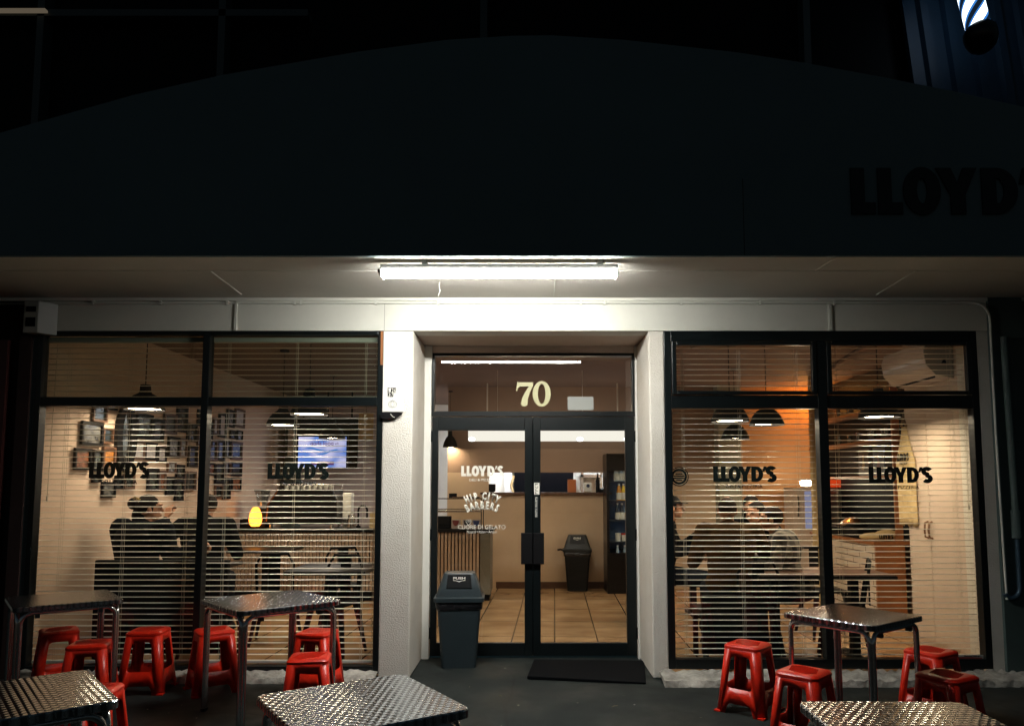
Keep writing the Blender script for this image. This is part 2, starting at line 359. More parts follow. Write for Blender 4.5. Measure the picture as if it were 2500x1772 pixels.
def tpx(name, s_, px0, py0, px1, py1, Y, m_, parent, **k):
    a = onY(px0, py1, Y); b_ = onY(px1, py0, Y); return text(name, s_, a.x, b_.x, a.z, b_.z, Y, m_, parent, **k)
def lloyd_shapes(heavy):
    e = .012 if heavy else 0
    def box_(a, b_): return lambda u, v: (a - e + u * (b_ - a + 2 * e), v)
    out = []
    Lp = [(0, 0), (1, 0), (1, .25), (.56, .25), (.56, 1), (0, 1)]
    for a, b_ in ((0, .115), (.128, .243)): out.append(([box_(a, b_)(*p) for p in Lp], []))
    out.append(([box_(.248, .425)(*p) for p in circ(.5, 32, .5, .5, .52)], [[box_(.248, .425)(*p) for p in circ(.14, 22, .5, .5, .27)]]))
    out.append(([box_(.405, .60)(*p) for p in [(0, 1), (.36, 1), (.52, .66), (.66, 1), (1, 1), (.70, .42), (.70, 0), (.34, 0), (.34, .40)]], []))
    Dp = [(0, 0), (.42, 0)] + [(.42 + .58 * math.sin(R(q)), .5 - .5 * math.cos(R(q))) for q in range(15, 180, 15)] + [(.42, 1), (0, 1)]
    Dh = [(.40, .23)] + [(.42 + .20 * math.sin(R(q)), .5 - .27 * math.cos(R(q))) for q in range(15, 180, 15)] + [(.40, .77)]
    out.append(([box_(.62, .79)(*p) for p in Dp], [[box_(.62, .79)(*p) for p in Dh]]))
    out.append(([box_(.80, .855)(*p) for p in [(.35, 1), (1, 1), (.45, .66), (.0, .66)]], []))
    cl = []
    for q in range(20, 271, 25): cl.append((.5 + .33 * math.cos(R(q)), .735 + .165 * math.sin(R(q))))
    for q in range(80, -161, -25): cl.append((.5 + .33 * math.cos(R(q)), .265 + .165 * math.sin(R(q))))
    up, dn = [], []
    for i, p in enumerate(cl):
        a = cl[max(0, i - 1)]; b_ = cl[min(len(cl) - 1, i + 1)]; dx, dy = (b_[0] - a[0]) * .5, b_[1] - a[1]; l_ = math.hypot(dx, dy); nx, ny = -dy / l_, dx / l_
        tx, ty = (.19 + (.05 if heavy else 0)), .115 + (.02 if heavy else 0); up.append((p[0] + nx * tx, p[1] + ny * ty)); dn.append((p[0] - nx * tx, p[1] - ny * ty))
    out.append(([box_(.862, 1.0)(*p) for p in up + dn[::-1]], []))
    return out
def lloyd(name, x0, x1, z0, z1, y, m_, parent, heavy=False, depth=.0014, fn=None, label=None):
    mb = MB(); fn = fn or (lambda u, v, d: (x0 + u * (x1 - x0), y - d, z0 + v * (z1 - z0)))
    for o_, hs in lloyd_shapes(heavy): mb.plate(o_, hs, lambda u, v: fn(u, v, 0), lambda u, v: fn(u, v, depth))
    return mb.build(name, m_, parent, label=label)
def arctext(name, s_, cx, zc, rad, size, y, m_, parent, a_span, bold, wide=1.):
    """letters on an arc, one mesh"""
    n = len(s_); grp = []; bm2 = bmesh.new()
    for i, ch in enumerate(s_):
        if ch == ' ': continue
        cu = bpy.data.curves.new('t', 'FONT'); cu.body = ch; cu.offset = bold; cu.size = 1; cu.resolution_u = 2; cu.align_x = 'CENTER'
        tmp = bpy.data.objects.new('t', cu); S.collection.objects.link(tmp); bpy.context.view_layer.update(); me = bpy.data.meshes.new_from_object(tmp); bpy.data.objects.remove(tmp)
        a = a_span * (.5 - (i + .5) / n); mt = Matrix.Translation((cx - rad * math.sin(a), y, zc + rad * math.cos(a))) @ Matrix.Rotation(-a, 4, 'Y') @ Matrix.Rotation(R(90), 4, 'X') @ Matrix.Diagonal((size * wide, size, 1, 1))
        k0 = len(bm2.verts); bm2.from_mesh(me); bm2.verts.ensure_lookup_table()
        for v in bm2.verts[k0:]: v.co = mt @ v.co
        bpy.data.meshes.remove(me)
    ex = bmesh.ops.extrude_face_region(bm2, geom=bm2.faces[:])
    for g in ex['geom']:
        if isinstance(g, bmesh.types.BMVert): g.co.y -= .0012
    off = rooted(parent)
    for v in bm2.verts: v.co -= off
    bmesh.ops.recalc_face_normals(bm2, faces=bm2.faces)
    me = bpy.data.meshes.new(name); bm2.to_mesh(me); bm2.free(); me.materials.append(m_); o = bpy.data.objects.new(name, me); S.collection.objects.link(o); o.parent = parent; return o

# ================================================================ SETTING
g = MB(); g.add([(-40, -30, 0), (40, -30, 0), (40, 6.70, 0), (-40, 6.70, 0)], [(0, 1, 2, 3)])
props(g.build('ground', M['asphalt']), kind='structure')
t, b = nodes_of(M['asphalt'])
vo = t.nodes.new('ShaderNodeTexVoronoi'); vo.inputs['Scale'].default_value = 4.5; tc = t.nodes.new('ShaderNodeTexCoord'); t.links.new(tc.outputs['Object'], vo.inputs['Vector'])
lt = t.nodes.new('ShaderNodeMath'); lt.operation = 'LESS_THAN'; lt.inputs[1].default_value = .03; t.links.new(vo.outputs['Distance'], lt.inputs[0])
mx = t.nodes.new('ShaderNodeMixRGB'); mx.inputs[2].default_value = (.45, .44, .40, 1); src = b.inputs['Base Color'].links[0].from_socket
sc_ = t.nodes.new('ShaderNodeSeparateColor'); t.links.new(vo.outputs['Color'], sc_.inputs[0]); l2 = t.nodes.new('ShaderNodeMath'); l2.operation = 'LESS_THAN'; l2.inputs[1].default_value = .45; t.links.new(sc_.outputs[0], l2.inputs[0])
ml = t.nodes.new('ShaderNodeMath'); ml.operation = 'MULTIPLY'; t.links.new(lt.outputs[0], ml.inputs[0]); t.links.new(l2.outputs[0], ml.inputs[1])
v3 = t.nodes.new('ShaderNodeTexVoronoi'); v3.feature = 'DISTANCE_TO_EDGE'; v3.inputs['Scale'].default_value = .55; wn = t.nodes.new('ShaderNodeTexNoise'); wn.inputs['Scale'].default_value = 3; mw = t.nodes.new('ShaderNodeMixRGB'); mw.inputs[0].default_value = .12; t.links.new(tc.outputs['Object'], wn.inputs['Vector']); t.links.new(tc.outputs['Object'], mw.inputs[1]); t.links.new(wn.outputs['Color'], mw.inputs[2]); t.links.new(mw.outputs[0], v3.inputs['Vector'])
ck = t.nodes.new('ShaderNodeMath'); ck.operation = 'LESS_THAN'; ck.inputs[1].default_value = .0035; t.links.new(v3.outputs[0], ck.inputs[0])
mc = t.nodes.new('ShaderNodeMixRGB'); mc.inputs[2].default_value = (.004, .005, .005, 1); t.links.new(ck.outputs[0], mc.inputs[0]); t.links.new(src, mc.inputs[1]); src = mc.outputs[0]
rn = t.nodes.new('ShaderNodeTexNoise'); rn.inputs['Scale'].default_value = 1.6; rn.inputs['Detail'].default_value = 6; t.links.new(tc.outputs['Object'], rn.inputs['Vector']); rr = t.nodes.new('ShaderNodeMapRange'); rr.inputs['From Min'].default_value = .35; rr.inputs['From Max'].default_value = .65; rr.inputs['To Min'].default_value = .45; rr.inputs['To Max'].default_value = .9; t.links.new(rn.outputs[0], rr.inputs['Value']); t.links.new(rr.outputs[0], b.inputs['Roughness'])
t.links.new(ml.outputs[0], mx.inputs[0]); t.links.new(src, mx.inputs[1]); t.links.new(mx.outputs[0], b.inputs['Base Color'])
fl = MB(); fl.add([(-4.0, 6.72, .012), (4.6, 6.72, .012), (4.6, 13.4, .012), (-4.0, 13.4, .012)], [(0, 1, 2, 3)]); fl.add([(-3.99, 6.0, .012), (-1.0, 6.0, .012), (-1.0, 6.72, .012), (-3.99, 6.72, .012)], [(0, 1, 2, 3)]); fl.add([(1.05, 6.0, .012), (3.9, 6.0, .012), (3.9, 6.72, .012), (1.05, 6.72, .012)], [(0, 1, 2, 3)])
props(fl.build('floor', M['tiles']), kind='structure')

# ================================================================ SHOP BUILDING
SB = thing('shop_building', 'cream street-front cafe building with canopy, two large windows and double glass door', 'building', (0, YP, 0))
XL0, XL1, XR0, XR1 = -4.02, -1.187, 1.11, 3.672
# pillars (stucco)
for x0, x1, lb in ((XL1, -.94, 'rough cream stucco pillar left of the door'), (.985, XR0, 'narrow rough cream stucco pillar right of the door')):
    p = MB(); n = 14; zz = [ZH * i / 44 for i in range(45)]
    p.box(x0, x1, YP, YD + .12, 0, ZH - .001); p.build('pillar', M['stucco'], SB, bevel=.012, label=lb)
hd = MB(); hd.box(-4.06, 3.80, YP - .004, YP + .2, ZH, ZS + .2)
hd.build('header_beam', M['header'], SB)
jt = MB()
for x in (577, 2026): a = onY(x, 770, YP); jt.box(a.x - .013, a.x + .013, YP - .018, YP - .003, ZH + .002, ZS - .03)
jt.build('joint_cover', M['header'], SB, bevel=.004, each=True)
sm = MB()
for x in (1057, 939): a = onY(x, 770, YP); sm.box(a.x - .0018, a.x + .0018, YP - .0052, YP - .003, ZH, ZS - .02)
sm.build('board_seam', mat('shadow_gap', (.3, .28, .25), .8), SB, each=True)
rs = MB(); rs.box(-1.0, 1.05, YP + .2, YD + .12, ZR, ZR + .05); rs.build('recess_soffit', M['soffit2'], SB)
jb = MB(); jb.box(-.94, -.88, YD - .03, YD + .1, 0, ZR - .002); jb.box(.968, .984, YD - .03, YD + .1, 0, ZR - .002); jb.build('door_jamb', M['white'], SB, each=True)
# canopy: soffit boards with joints, curved fascia
YC = 4.83
so = MB(); so.box(-7, 7, YC + .03, YP + .0, ZS, ZS + .05); so.build('canopy_soffit', M['soffit'], SB)
sj = MB()
yl = onZ(1290, 661, ZS).y
sj.box(-7, 7, yl - .003, yl + .003, ZS - .003, ZS + .001)
for (a, b_) in (((515, 662), (589, 718)), ((2043, 627), (1990, 661)), ((2235, 661), (2140, 719)), ((1355, 680), (1352, 722))):
    A = onZ(*a, ZS); B = onZ(*b_, ZS); sj.tube([A - Vector((0, 0, .001)), B - Vector((0, 0, .001))], .0045, 6)
sj.box(-7, 7, YP - .028, YP - .006, ZS - .026, ZS - .001)
sj.build('soffit_trim', M['header'], SB)
fa = MB(); pts = [(-400, 560), (-200, 430), (0, 325), (104, 295), (327, 232), (546, 183), (873, 127), (1091, 98), (1250, 88), (1348, 87), (1523, 98), (1796, 128), (1959, 153), (2150, 188), (2341, 226), (2500, 262), (2700, 330), (2900, 420)]
q = [onY(x, y, YC) for x, y in pts]
outl = [(p.x, p.z) for p in q] + [(7, q[-1].z), (7, ZS - .004), (-7, ZS - .004), (-7, q[0].z)]
fa.plate(outl, [], lambda x, z: (x, YC, z), lambda x, z: (x, YC + .03, z)); fa.build('canopy_fascia', M['fascia'], SB, label='dark arched fascia board above the canopy')
sg = MB(); a = onY(1816, 560, YC); sg.box(a.x - .002, a.x + .002, YC - .002, YC + .001, ZS + .001, a.z + .35); sg.build('fascia_seam', M['letterdark'], SB)
a = onY(2078, 524, YC); b_ = onY(2078, 412, YC); c_ = onY(2478, 412, YC)
hL = (c_.x - a.x)
lloyd('fascia_lettering', a.x, a.x + hL * 1.27, a.z, b_.z, YC - .001, M['letterdark'], SB, depth=.012, label="black lettering reading LLOYD'S on the fascia")
# return walls either side
MB().box(XR1 + .09, 4.04, YP - .03, YP + .3, 0, ZS).build('side_pilaster', M['greenwall'], SB, label='dark green pilaster right of the shop window')
MB().box(XR1, XR1 + .09, YP + .0, YP + .3, .0, ZH - .002).build('window_reveal', M['stucco'], SB)
MB().box(-4.16, -4.06, YP - .01, YP + .3, 0, ZS).build('side_pilaster', M['darkwall'], SB, label='thin dark pilaster left of the shop window')
MB().box(-4.06, XL0, YP + .01, YP + .088, 0, ZH - .002).build('window_reveal', M['greenframe'], SB)
# plinth kerbs in chipped white paint
for x0, x1 in ((XR0 - .08, 3.92), (-4.0, XL1)):
    k = MB(); nx = 90; ny = 5; rows = []
    prof = [(5.80, .0), (5.815, .045), (5.85, .058), (5.90, .066), (5.958, .07)] if x0 < 0 else [(5.70, .0), (5.715, .05), (5.80, .062), (5.90, .07), (5.958, .072)]
    for i in range(nx + 1):
        x = x0 + (x1 - x0) * i / nx
        rows.append([(x, y + (.02 * random.random() if j < 3 else 0), z * (1 if j == 0 else random.uniform(.72, 1.12))) for j, (y, z) in enumerate(prof)])
    k0 = 0; vs = [p for r_ in rows for p in r_]; fs = [(i * ny + j, (i + 1) * ny + j, (i + 1) * ny + j + 1, i * ny + j + 1) for i in range(nx) for j in range(ny - 1)]
    fs += [tuple(range(ny)), tuple(nx * ny + j for j in range(ny))]
    k.add(vs, fs).build('plinth', M['kerb'], SB, smooth=50)
# room shell
rm = MB()
MB().box(-4.06, -3.99, YP + .09, 13.5, 0, ZC + .1).build('picture_wall', M['pwall'], SB, label='pale pink side wall hung with pictures')
MB().box(-4.0, -1.6, 12.1, 12.2, 0, ZC + .1).build('rear_wall', mat('lilac_plaster', (.52, .45, .46), .8, noise=.1), SB)
MB().box(4.52, 4.6, 7.2, 13.5, 0, ZC + .1).build('side_wall', M['bwall'], SB)
MB().box(3.80, 4.52, 7.25, 7.31, 0, ZC + .1).build('side_wall', M['bwall'], SB)
MB().box(3.80, 3.9, YP + .3, 7.25, 0, ZC + .1).build('side_wall', M['pwall'], SB)
MB().box(-4.06, 4.6, YP + .22, 13.5, ZC, ZC + .1).build('room_ceiling', M['ceil'], SB)
MB().box(-4.06, 4.6, 13.5, 13.6, 0, ZC + .1).build('rear_wall', M['white'], SB)
YH = 11.1
h0 = onY(1193, 1205, YH); h1 = onY(1482, 1153, YH); xl = onY(1093, 1100, YH).x; zl = onY(1300, 1203, YH).z; zt = onY(1300, 1153, YH).z
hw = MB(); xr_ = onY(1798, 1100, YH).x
hw.box(h0.x, h1.x, YH, YH + .12, 0, zl - .02); uw = MB(); uw.box(xl, xr_, YH, YH + .12, zt + .001, ZC); uw.build('hatch_wall', mat('shaded_plaster', (.33, .215, .145), .8, noise=.1, nscale=2), SB, label='upper wall above the serving hatch, shade painted into its colour')  # shade on the upper wall put into its darker colour
hw.box(xl, h0.x, YH, YH + .12, 0, zt); hw.box(h1.x, xr_, YH, YH + .12, 0, zt)
hw.build('hatch_wall', mat('lit_plaster', (.62, .45, .30), .8, noise=.1, nscale=2), SB, label='tan wall with a serving hatch into the kitchen')  # lit copy of the wall colour, paler than the shaded upper part
MB().box(h0.x - .12, h1.x + .06, YH - .09, YH + .14, zl - .02, zl + .01).build('hatch_ledge', M['darkwood'], SB)
MB().box(-.48, h1.x, YH - .012, YH - .001, .013, .11).build('skirting', M['darkwood'], SB)
MB().box(xr_, 4.52, YH + .0, YH + .12, 0, ZC).build('rear_wall', mat('orange_glow_plaster', (.56, .30, .13), .8, noise=.1), SB, label='rear wall of the dining room, orange glow painted into its colour')  # the lamp's orange glow is put into this wall's colour
a = onY(1755, 1100, YH - .25); MB().box(a.x, xr_ - .001, YH - .25, YH - .001, 0, ZC - .001).build('column', mat('grey_green_paint', (.30, .29, .22), .7), SB)
# long white pelmet over the hatch; the spots' light on its face put in as glow
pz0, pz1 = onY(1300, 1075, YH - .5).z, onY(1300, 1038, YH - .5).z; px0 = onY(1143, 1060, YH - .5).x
PL = thing('glowing_pelmet', 'long white pelmet above the serving hatch, its lit face made to glow', 'light', (.3, YH - .5, pz1))
MB().box(px0, 1.75, YH - .5, YH - .3, pz0, pz1).build('glowing_face', M['pelmet'], PL)
sp = MB()
for px in (1152, 1416, 1530): a = onY(px, 1072, YH - .52); sp.ell(a, (.045, .02, .03), 12, 8)
sp.build('lamp', M['pelmetspot'], PL, each=True)
hg = MB()
for x in (-.6, 1.3): hg.box(x - .01, x + .01, YH - .41, YH - .39, pz1, ZC)
hg.build('hanger', M['white'], PL, each=True)

# ---------------- upstairs storey
UP = MB(); UP.box(-8, 8, YP + .25, YP + .45, ZS + .2, 9); UP.build('upper_wall', mat('upper_wall_paint', (.012, .016, .02), .8), SB)
UW = MB(); zr = onY(100, 49, YP + .2).z
UW.box(-8, onY(760, 49, YP + .2).x, YP + .1, YP + .25, zr - .03, zr + .03)
for x in (112, 550, 1182, 1962): a = onY(x, 150, YP + .2); UW.box(a.x - .03, a.x + .03, YP + .1, YP + .25, ZS + .2, 7.0)
UW.build('upper_window_frame', mat('upper_frame_paint', (.045, .06, .062), .5), SB, each=True)
UG = MB(); UG.box(-8, 8, YP + .225, YP + .235, ZS + .6, 7); UG.build('upper_window_glass', mat('dark_upper_glass', (.003, .004, .005), .6, spec=.1), SB)
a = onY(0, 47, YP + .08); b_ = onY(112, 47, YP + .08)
MB().box(-5.5, b_.x, YP + .06, YP + .1, zr - .008, zr + .012).build('lit_rail_strip', emis('lit_strip_glow', (.9, .72, .5), .11), SB)  # pale strip lit from next door; that light put in as a faint glow
# ---------------- windows
def window(name, x0, x1, zb, ztop, zmid, hmid, xm, wm, label, fw=.05, awn=False, obs=False):
    W_ = MB(); y0, y1 = YP + .0, YP + .085
    frameXZ(W_, x0, x1, zb, ztop, fw, fw, fw * (1.6 if awn else .7), fw * 1.35, y0, y1)
    W_.box(xm - wm / 2, xm + wm / 2, y0 - .01, y1, zb + fw * 1.35, ztop - fw * (1.6 if awn else .7))
    W_.box(x0 + fw, xm - wm / 2, y0 + .002, y1, zmid - hmid / 2, zmid + hmid / 2); W_.box(xm + wm / 2, x1 - fw, y0 + .002, y1, zmid - hmid / 2, zmid + hmid / 2)
    fr = W_.build('window', M['black'], SB, bevel=.004, label=label)
    fr['label'] = label
    for (a, b_) in ((x0 + fw, xm - wm / 2), (xm + wm / 2, x1 - fw)):
        quadXZ(a, b_, zb + fw * 1.35, zmid - hmid / 2, YG).build('pane', M['pane'], fr)
        z0, z1 = zmid + hmid / 2, ztop - fw * (1.6 if awn else .7)
        if awn:
            s_ = MB(); frameXZ(s_, a + .004, b_ - .004, z0 + .004, z1 - .004, .038, .038, .03, .03, YP - .018, YP + .03); s_.build('sash', M['black'], fr, bevel=.006)
            quadXZ(a + .04, b_ - .04, z0 + .034, z1 - .034, YG).build('pane', M['pane'], fr)
        else:
            quadXZ(a, b_, z0, z1, YG).build('pane', M['obscure'], fr, label='obscured textured pane')
    return fr
zmL = (onY(300, 972, YG).z + onY(300, 990, YG).z) / 2; hmL = onY(300, 972, YG).z - onY(300, 990, YG).z
xmL = onY(505, 980, YG).x
WL = window('window', XL0, XL1, .035, ZH, zmL, hmL + .01, xmL, .055, 'left shop window with black frame and obscured upper panes', fw=.045)
zmR = (onY(1800, 966, YG).z + onY(1800, 998, YG).z) / 2; hmR = onY(1800, 966, YG).z - onY(1800, 998, YG).z; xmR = (onY(1993, 1000, YG).x + onY(2015, 1000, YG).x) / 2
WR = window('window', XR0, XR1, .075, ZH, zmR, hmR, xmR, .075, 'right shop window with heavy black frame and clear upper sashes', fw=.055, awn=True)
# orange unpainted edge strip on the pillar beside the left upper pane
a = onY(935, 885, YP); MB().box(XL1 - .022, XL1 - .002, YP - .004, YP - .001, a.z - .02, ZH - .004).build('bare_timber_strip', M['wood'], SB)
# window lettering (on the outside of the glass)
def lloyds(px0, py0, px1, py1, par, sub):
    a = onY(px0, py1, YG); b_ = onY(px1, py0, YG); lloyd('lettering', a.x, b_.x, a.z, b_.z, YG - .003, M['blackvinyl'], par, heavy=True, label="black LLOYD'S lettering")
    tpx('lettering', "DELI & PIZZERIA", *sub, YG - .003, M['blackvinyl'], par, bold=.02)
lloyds(219, 1128, 363, 1167, WL, (246, 1171, 335, 1181)); lloyds(655, 1131, 801, 1169, WL, (683, 1175, 773, 1185))
lloyds(1743, 1138, 1892, 1176, WR, (1773, 1183, 1862, 1191)); lloyds(2123, 1140, 2272, 1178, WR, (2152, 1185, 2244, 1193))
a = onY(1658, 1163, YG - .004); rr = MB()
rr.plate(circ(.078, 40), [circ(.070, 40)], lambda x, z: (a.x + x, YG - .003, a.z + z), lambda x, z: (a.x + x, YG - .0045, a.z + z))
rr.plate(circ(.064, 40), [circ(.046, 30)], lambda x, z: (a.x + x, YG - .003, a.z + z), lambda x, z: (a.x + x, YG - .0045, a.z + z))
for dz, hw_ in ((.022, .03), (.004, .044), (-.014, .044), (-.03, .025)): rr.box(a.x - hw_, a.x + hw_, YG - .0046, YG - .003, a.z + dz - .0055, a.z + dz + .0055)
rr.build('round_sticker', M['blackvinyl'], WR, label='round black sticker on the right window')
# security sticker
c0 = onY(2335, 1641, YG - .003); c1 = onY(2400, 1598, YG - .003)
sk = MB(); sk.box(c0.x, c1.x, YG - .006, YG - .004, c0.z, c1.z); SK = sk.build('security_sticker', mat('sticker_grey', (.42, .45, .43), .5), WR, label='grey security sticker in the corner of the window')
wdt, hgt = c1.x - c0.x, c1.z - c0.z
MB().plate([(c0.x + wdt * .05, c0.z + hgt * .9), (c0.x + wdt * .95, c0.z + hgt * .86), (c0.x + wdt * .9, c0.z + hgt * .3), (c0.x + wdt * .3, c0.z + hgt * .28)], [], lambda x, z: (x, YG - .0062, z), lambda x, z: (x, YG - .007, z)).build('emblem', mat('sticker_red', (.25, .03, .02), .5), WR)
MB().box(c0.x + wdt * .28, c1.x - wdt * .06, YG - .008, YG - .0072, c0.z + hgt * .33, c0.z + hgt * .74).build('emblem', M['blackvinyl'], WR)
text('lettering', 'NUTECH', c0.x + wdt * .42, c1.x - wdt * .12, c0.z + hgt * .56, c0.z + hgt * .70, YG - .0082, M['whitevinyl'], WR, bold=.02)
text('lettering', 'SECURITY', c0.x + wdt * .34, c1.x - wdt * .08, c0.z + hgt * .37, c0.z + hgt * .51, YG - .0082, M['whitevinyl'], WR, bold=.02)
text('lettering', 'PH: 579 999', c0.x + wdt * .1, c1.x - wdt * .1, c0.z + hgt * .06, c0.z + hgt * .2, YG - .0064, M['blackvinyl'], WR, bold=.02)
text('lettering', 'PROTECTED BY', c0.x + wdt * .3, c1.x - wdt * .1, c0.z + hgt * .90, c0.z + hgt * .98, YG - .0064, M['blackvinyl'], WR, bold=.01)

# ---------------- door
zh = 2.145; xd0, xd1 = -.878, .967; xs = onY(1301, 1300, YD).x
DF = MB(); DF.box(xd0, xd1, YD - .0, YD + .09, zh, zh + .045)
DF.box(xd0, xd0 + .022, YD, YD + .09, zh + .045, 2.725); DF.box(xd1 - .022, xd1, YD, YD + .09, zh + .045, 2.725); DF.box(xd0, xd1, YD, YD + .09, 2.70, 2.725 + .0)
tr = DF.build('transom_window', M['black'], SB, bevel=.003, label='glazed transom over the door')
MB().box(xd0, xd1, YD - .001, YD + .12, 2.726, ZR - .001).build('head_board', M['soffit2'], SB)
quadXZ(xd0 + .022, xd1 - .022, zh + .045, 2.70, YD + .03).build('pane', glassmat('transom_glass', (.9, .9, .9), 1.6), tr)
# the 70
zc0 = onY(1300, 991, YD + .02).z; zc1 = onY(1300, 931, YD + .02).z; hh = zc1 - zc0; X7 = onY(1260, 960, YD + .02).x; X70 = onY(1301, 960, YD + .02).x; X71 = onY(1343, 960, YD + .02).x
w7 = onY(1302, 960, YD + .02).x - X7
def f7(u, v): return (X7 + u * w7, YD + .027, zc0 + v * hh)
def f7b(u, v): return (X7 + u * w7, YD + .0255, zc0 + v * hh)
s7 = MB(); s7.plate([(0, .62), (.07, 1.0), (.13, .97), (1.0, .97), (1.0, .86), (.78, .52), (.68, .28), (.66, .04), (.52, -.01), (.36, .0), (.28, .08), (.34, .30), (.52, .55), (.74, .80), (.22, .80), (.12, .74), (.06, .62)], [], f7, f7b)
cx0 = (X70 + X71) / 2 + .002; rx = (X71 - X70) / 2 + .004
s7.plate(circ(rx, 40, cx0, (zc0 + zc1) / 2, hh / 2 + .004), [circ(rx * .42, 30, cx0, (zc0 + zc1) / 2, hh / 2 * .82)], lambda x, z: (x, YD + .027, z), lambda x, z: (x, YD + .0255, z))
s7.build('house_number', M['creamvinyl'], tr, label='cream house number 70')
a = onY(1386, 1001, YD + .02); b_ = onY(1449, 968, YD + .02)
MB().plate(rrect((b_.x - a.x) / 2, (b_.z - a.z) / 2, .012, 4, (a.x + b_.x) / 2, (a.z + b_.z) / 2), [], lambda x, z: (x, YD + .027, z), lambda x, z: (x, YD + .025, z)).build('blank_label', mat('grey_white_card', (.30, .31, .29), .6), tr)
dz1 = zh - .006; gz0, gz1 = onY(1300, 1570, YD).z, onY(1300, 1050, YD).z
gl = [(onY(1067, 1300, YD).x, onY(1281, 1300, YD).x), (onY(1320, 1300, YD).x, onY(1529, 1300, YD).x)]
for k, (x0, x1, lb) in enumerate(((xd0 + .004, xs - .002, 'left leaf of the black framed glass door'), (xs + .002, xd1 - .004, 'right leaf of the black framed glass door'))):
    D = MB(); frameXZ(D, x0, x1, .015, dz1, gl[k][0] - x0, x1 - gl[k][1], dz1 - gz1, gz0 - .015, YD + .012, YD + .062); dr = D.build('door', M['black'], SB, bevel=.003, label=lb)
    quadXZ(gl[k][0], gl[k][1], gz0, gz1, YD + .035).build('pane', M['pane'], dr)
    hx = (onY(1272, 1300, YD).x, xs - .004) if k == 0 else (xs + .004, onY(1328, 1300, YD).x)
    MB().box(*hx, YD - .035, YD + .0, onY(1300, 1376, YD).z, onY(1300, 1300, YD).z).build('push_plate', M['blk'], dr, bevel=.004)
    hn = MB(); xh = x0 - .006 if k == 0 else x1 + .006
    for y in (1065, 1305, 1545): z = onY(1300, y, YD).z; hn.tube([(xh, YD - .002, z - .05), (xh, YD - .002, z + .05)], .009, 8)
    hn.build('hinge', M['black'], dr, each=True)
    if k == 0: DL = dr
    else: DR = dr
YT = YD + .032
MB().box(xs - .022, xs + .022, YD + .063, YD + .070, .016, dz1).build('seam_light_block', M['blk'], DR)  # added behind the seam to block the strip light showing through
a = onY(1126, 1162, YT); b_ = onY(1229, 1137, YT); lloyd('lettering', a.x, b_.x, a.z, b_.z, YT, M['whitevinyl'], DL, label="white LLOYD'S lettering")
tpx('lettering', "DELI & PIZZERIA", 1146, 1168, 1211, 1174, YT, M['whitevinyl'], DL, bold=.02)
a = onY(1177, 1222, YT)
arctext('lettering', 'HIP CITY', a.x, onY(1177, 1219, YT).z - .30, .30, .092, YT, M['whitevinyl'], DL, .98, .062, .62)
arctext('lettering', 'BARBERS', a.x, onY(1177, 1241, YT).z - .30, .30, .092, YT, M['whitevinyl'], DL, .98, .062, .62)
tpx('lettering', "UPSTAIRS", 1159, 1240, 1196, 1244, YT, M['whitevinyl'], DL, bold=.01, spacing=1.5)
tpx('lettering', "CUORE DI GELATO", 1118, 1281, 1234, 1291, YT, M['whitevinyl'], DL, bold=.0)
tpx('lettering', "Natural \u2022 Italian \u2022 Artisan", 1140, 1294, 1213, 1301, YT, M['whitevinyl'], DL, bold=.0)
a = onY(1144, 1274, YT); hp = []
for i in range(29):
    q = 2 * math.pi * i / 28; hp.append(Vector((a.x + .0019 * 16 * math.sin(q) ** 3 * .8, YT - .001, a.z + .0019 * (13 * math.cos(q) - 5 * math.cos(2 * q) - 2 * math.cos(3 * q) - math.cos(4 * q)))))
MB().tube(hp, .0016, 5).tube([hp[6], Vector((a.x, YT - .001, a.z)), hp[20] + Vector((.01, 0, .01))], .0016, 5).build('heart_logo', M['whitevinyl'], DL)
a = onY(1304, 1207, YD); b_ = onY(1317, 1178, YD)
MB().box(a.x, b_.x, YD + .008, YD + .0115, a.z, b_.z).build('pull_sign', M['whitevinyl'], DR, label='white PULL sign')
for i, ch in enumerate('PULL'): z = b_.z - (b_.z - a.z) * (i + .5) / 4; text('lettering', ch, a.x + .012, b_.x - .012, z - .009, z + .009, YD + .0075, M['blk'], DR, bold=.01)
a = onY(1306, 1262, YD); b_ = onY(1313, 1213, YD)
MB().box(a.x, b_.x, YD + .008, YD + .0115, a.z, b_.z).build('narrow_sign', mat('grey_sign', (.10, .11, .11), .5), DR)
nn = 'PLEASE CLOSE'
for i, ch in enumerate(nn):
    if ch != ' ': z = b_.z - (b_.z - a.z) * (i + .5) / len(nn); text('lettering', ch, a.x + .005, b_.x - .005, z - .0055, z + .0055, YD + .0075, M['whitevinyl'], DR, bold=.01)

# notice plate and snapped bracket on the pillar
NP = thing('notice_plate', 'white notice plate with stencilled numbers and a round line logo on the left pillar', 'sign', onY(962, 960, YP))
a = onY(938, 1005, YP); b_ = onY(988, 810, YP)
MB().box(XL1 + .004, b_.x, YP - .012, YP - .002, a.z, ZH - .006).build('plate', M['white'], NP)
for (s_, x0, x1, y0, y1) in (('1', 948, 953, 948, 958), ('2', 956, 961, 948, 958), ('6', 962, 967, 948, 958), ('3', 948, 953, 959, 968), ('7', 955, 960, 959, 968)):
    c0_ = onY(x0 - 1, y1 + 1, YP); c1_ = onY(x1 + 1, y0 - 1, YP); MB().box(c0_.x, c1_.x, YP - .0128, YP - .0122, c0_.z, c1_.z).build('number_tile', M['blk'], NP)
    tpx('lettering', s_, x0, y0, x1, y1, YP - .0129, M['whitevinyl'], NP, bold=.01)
a = onY(959, 987, YP); lg = MB()
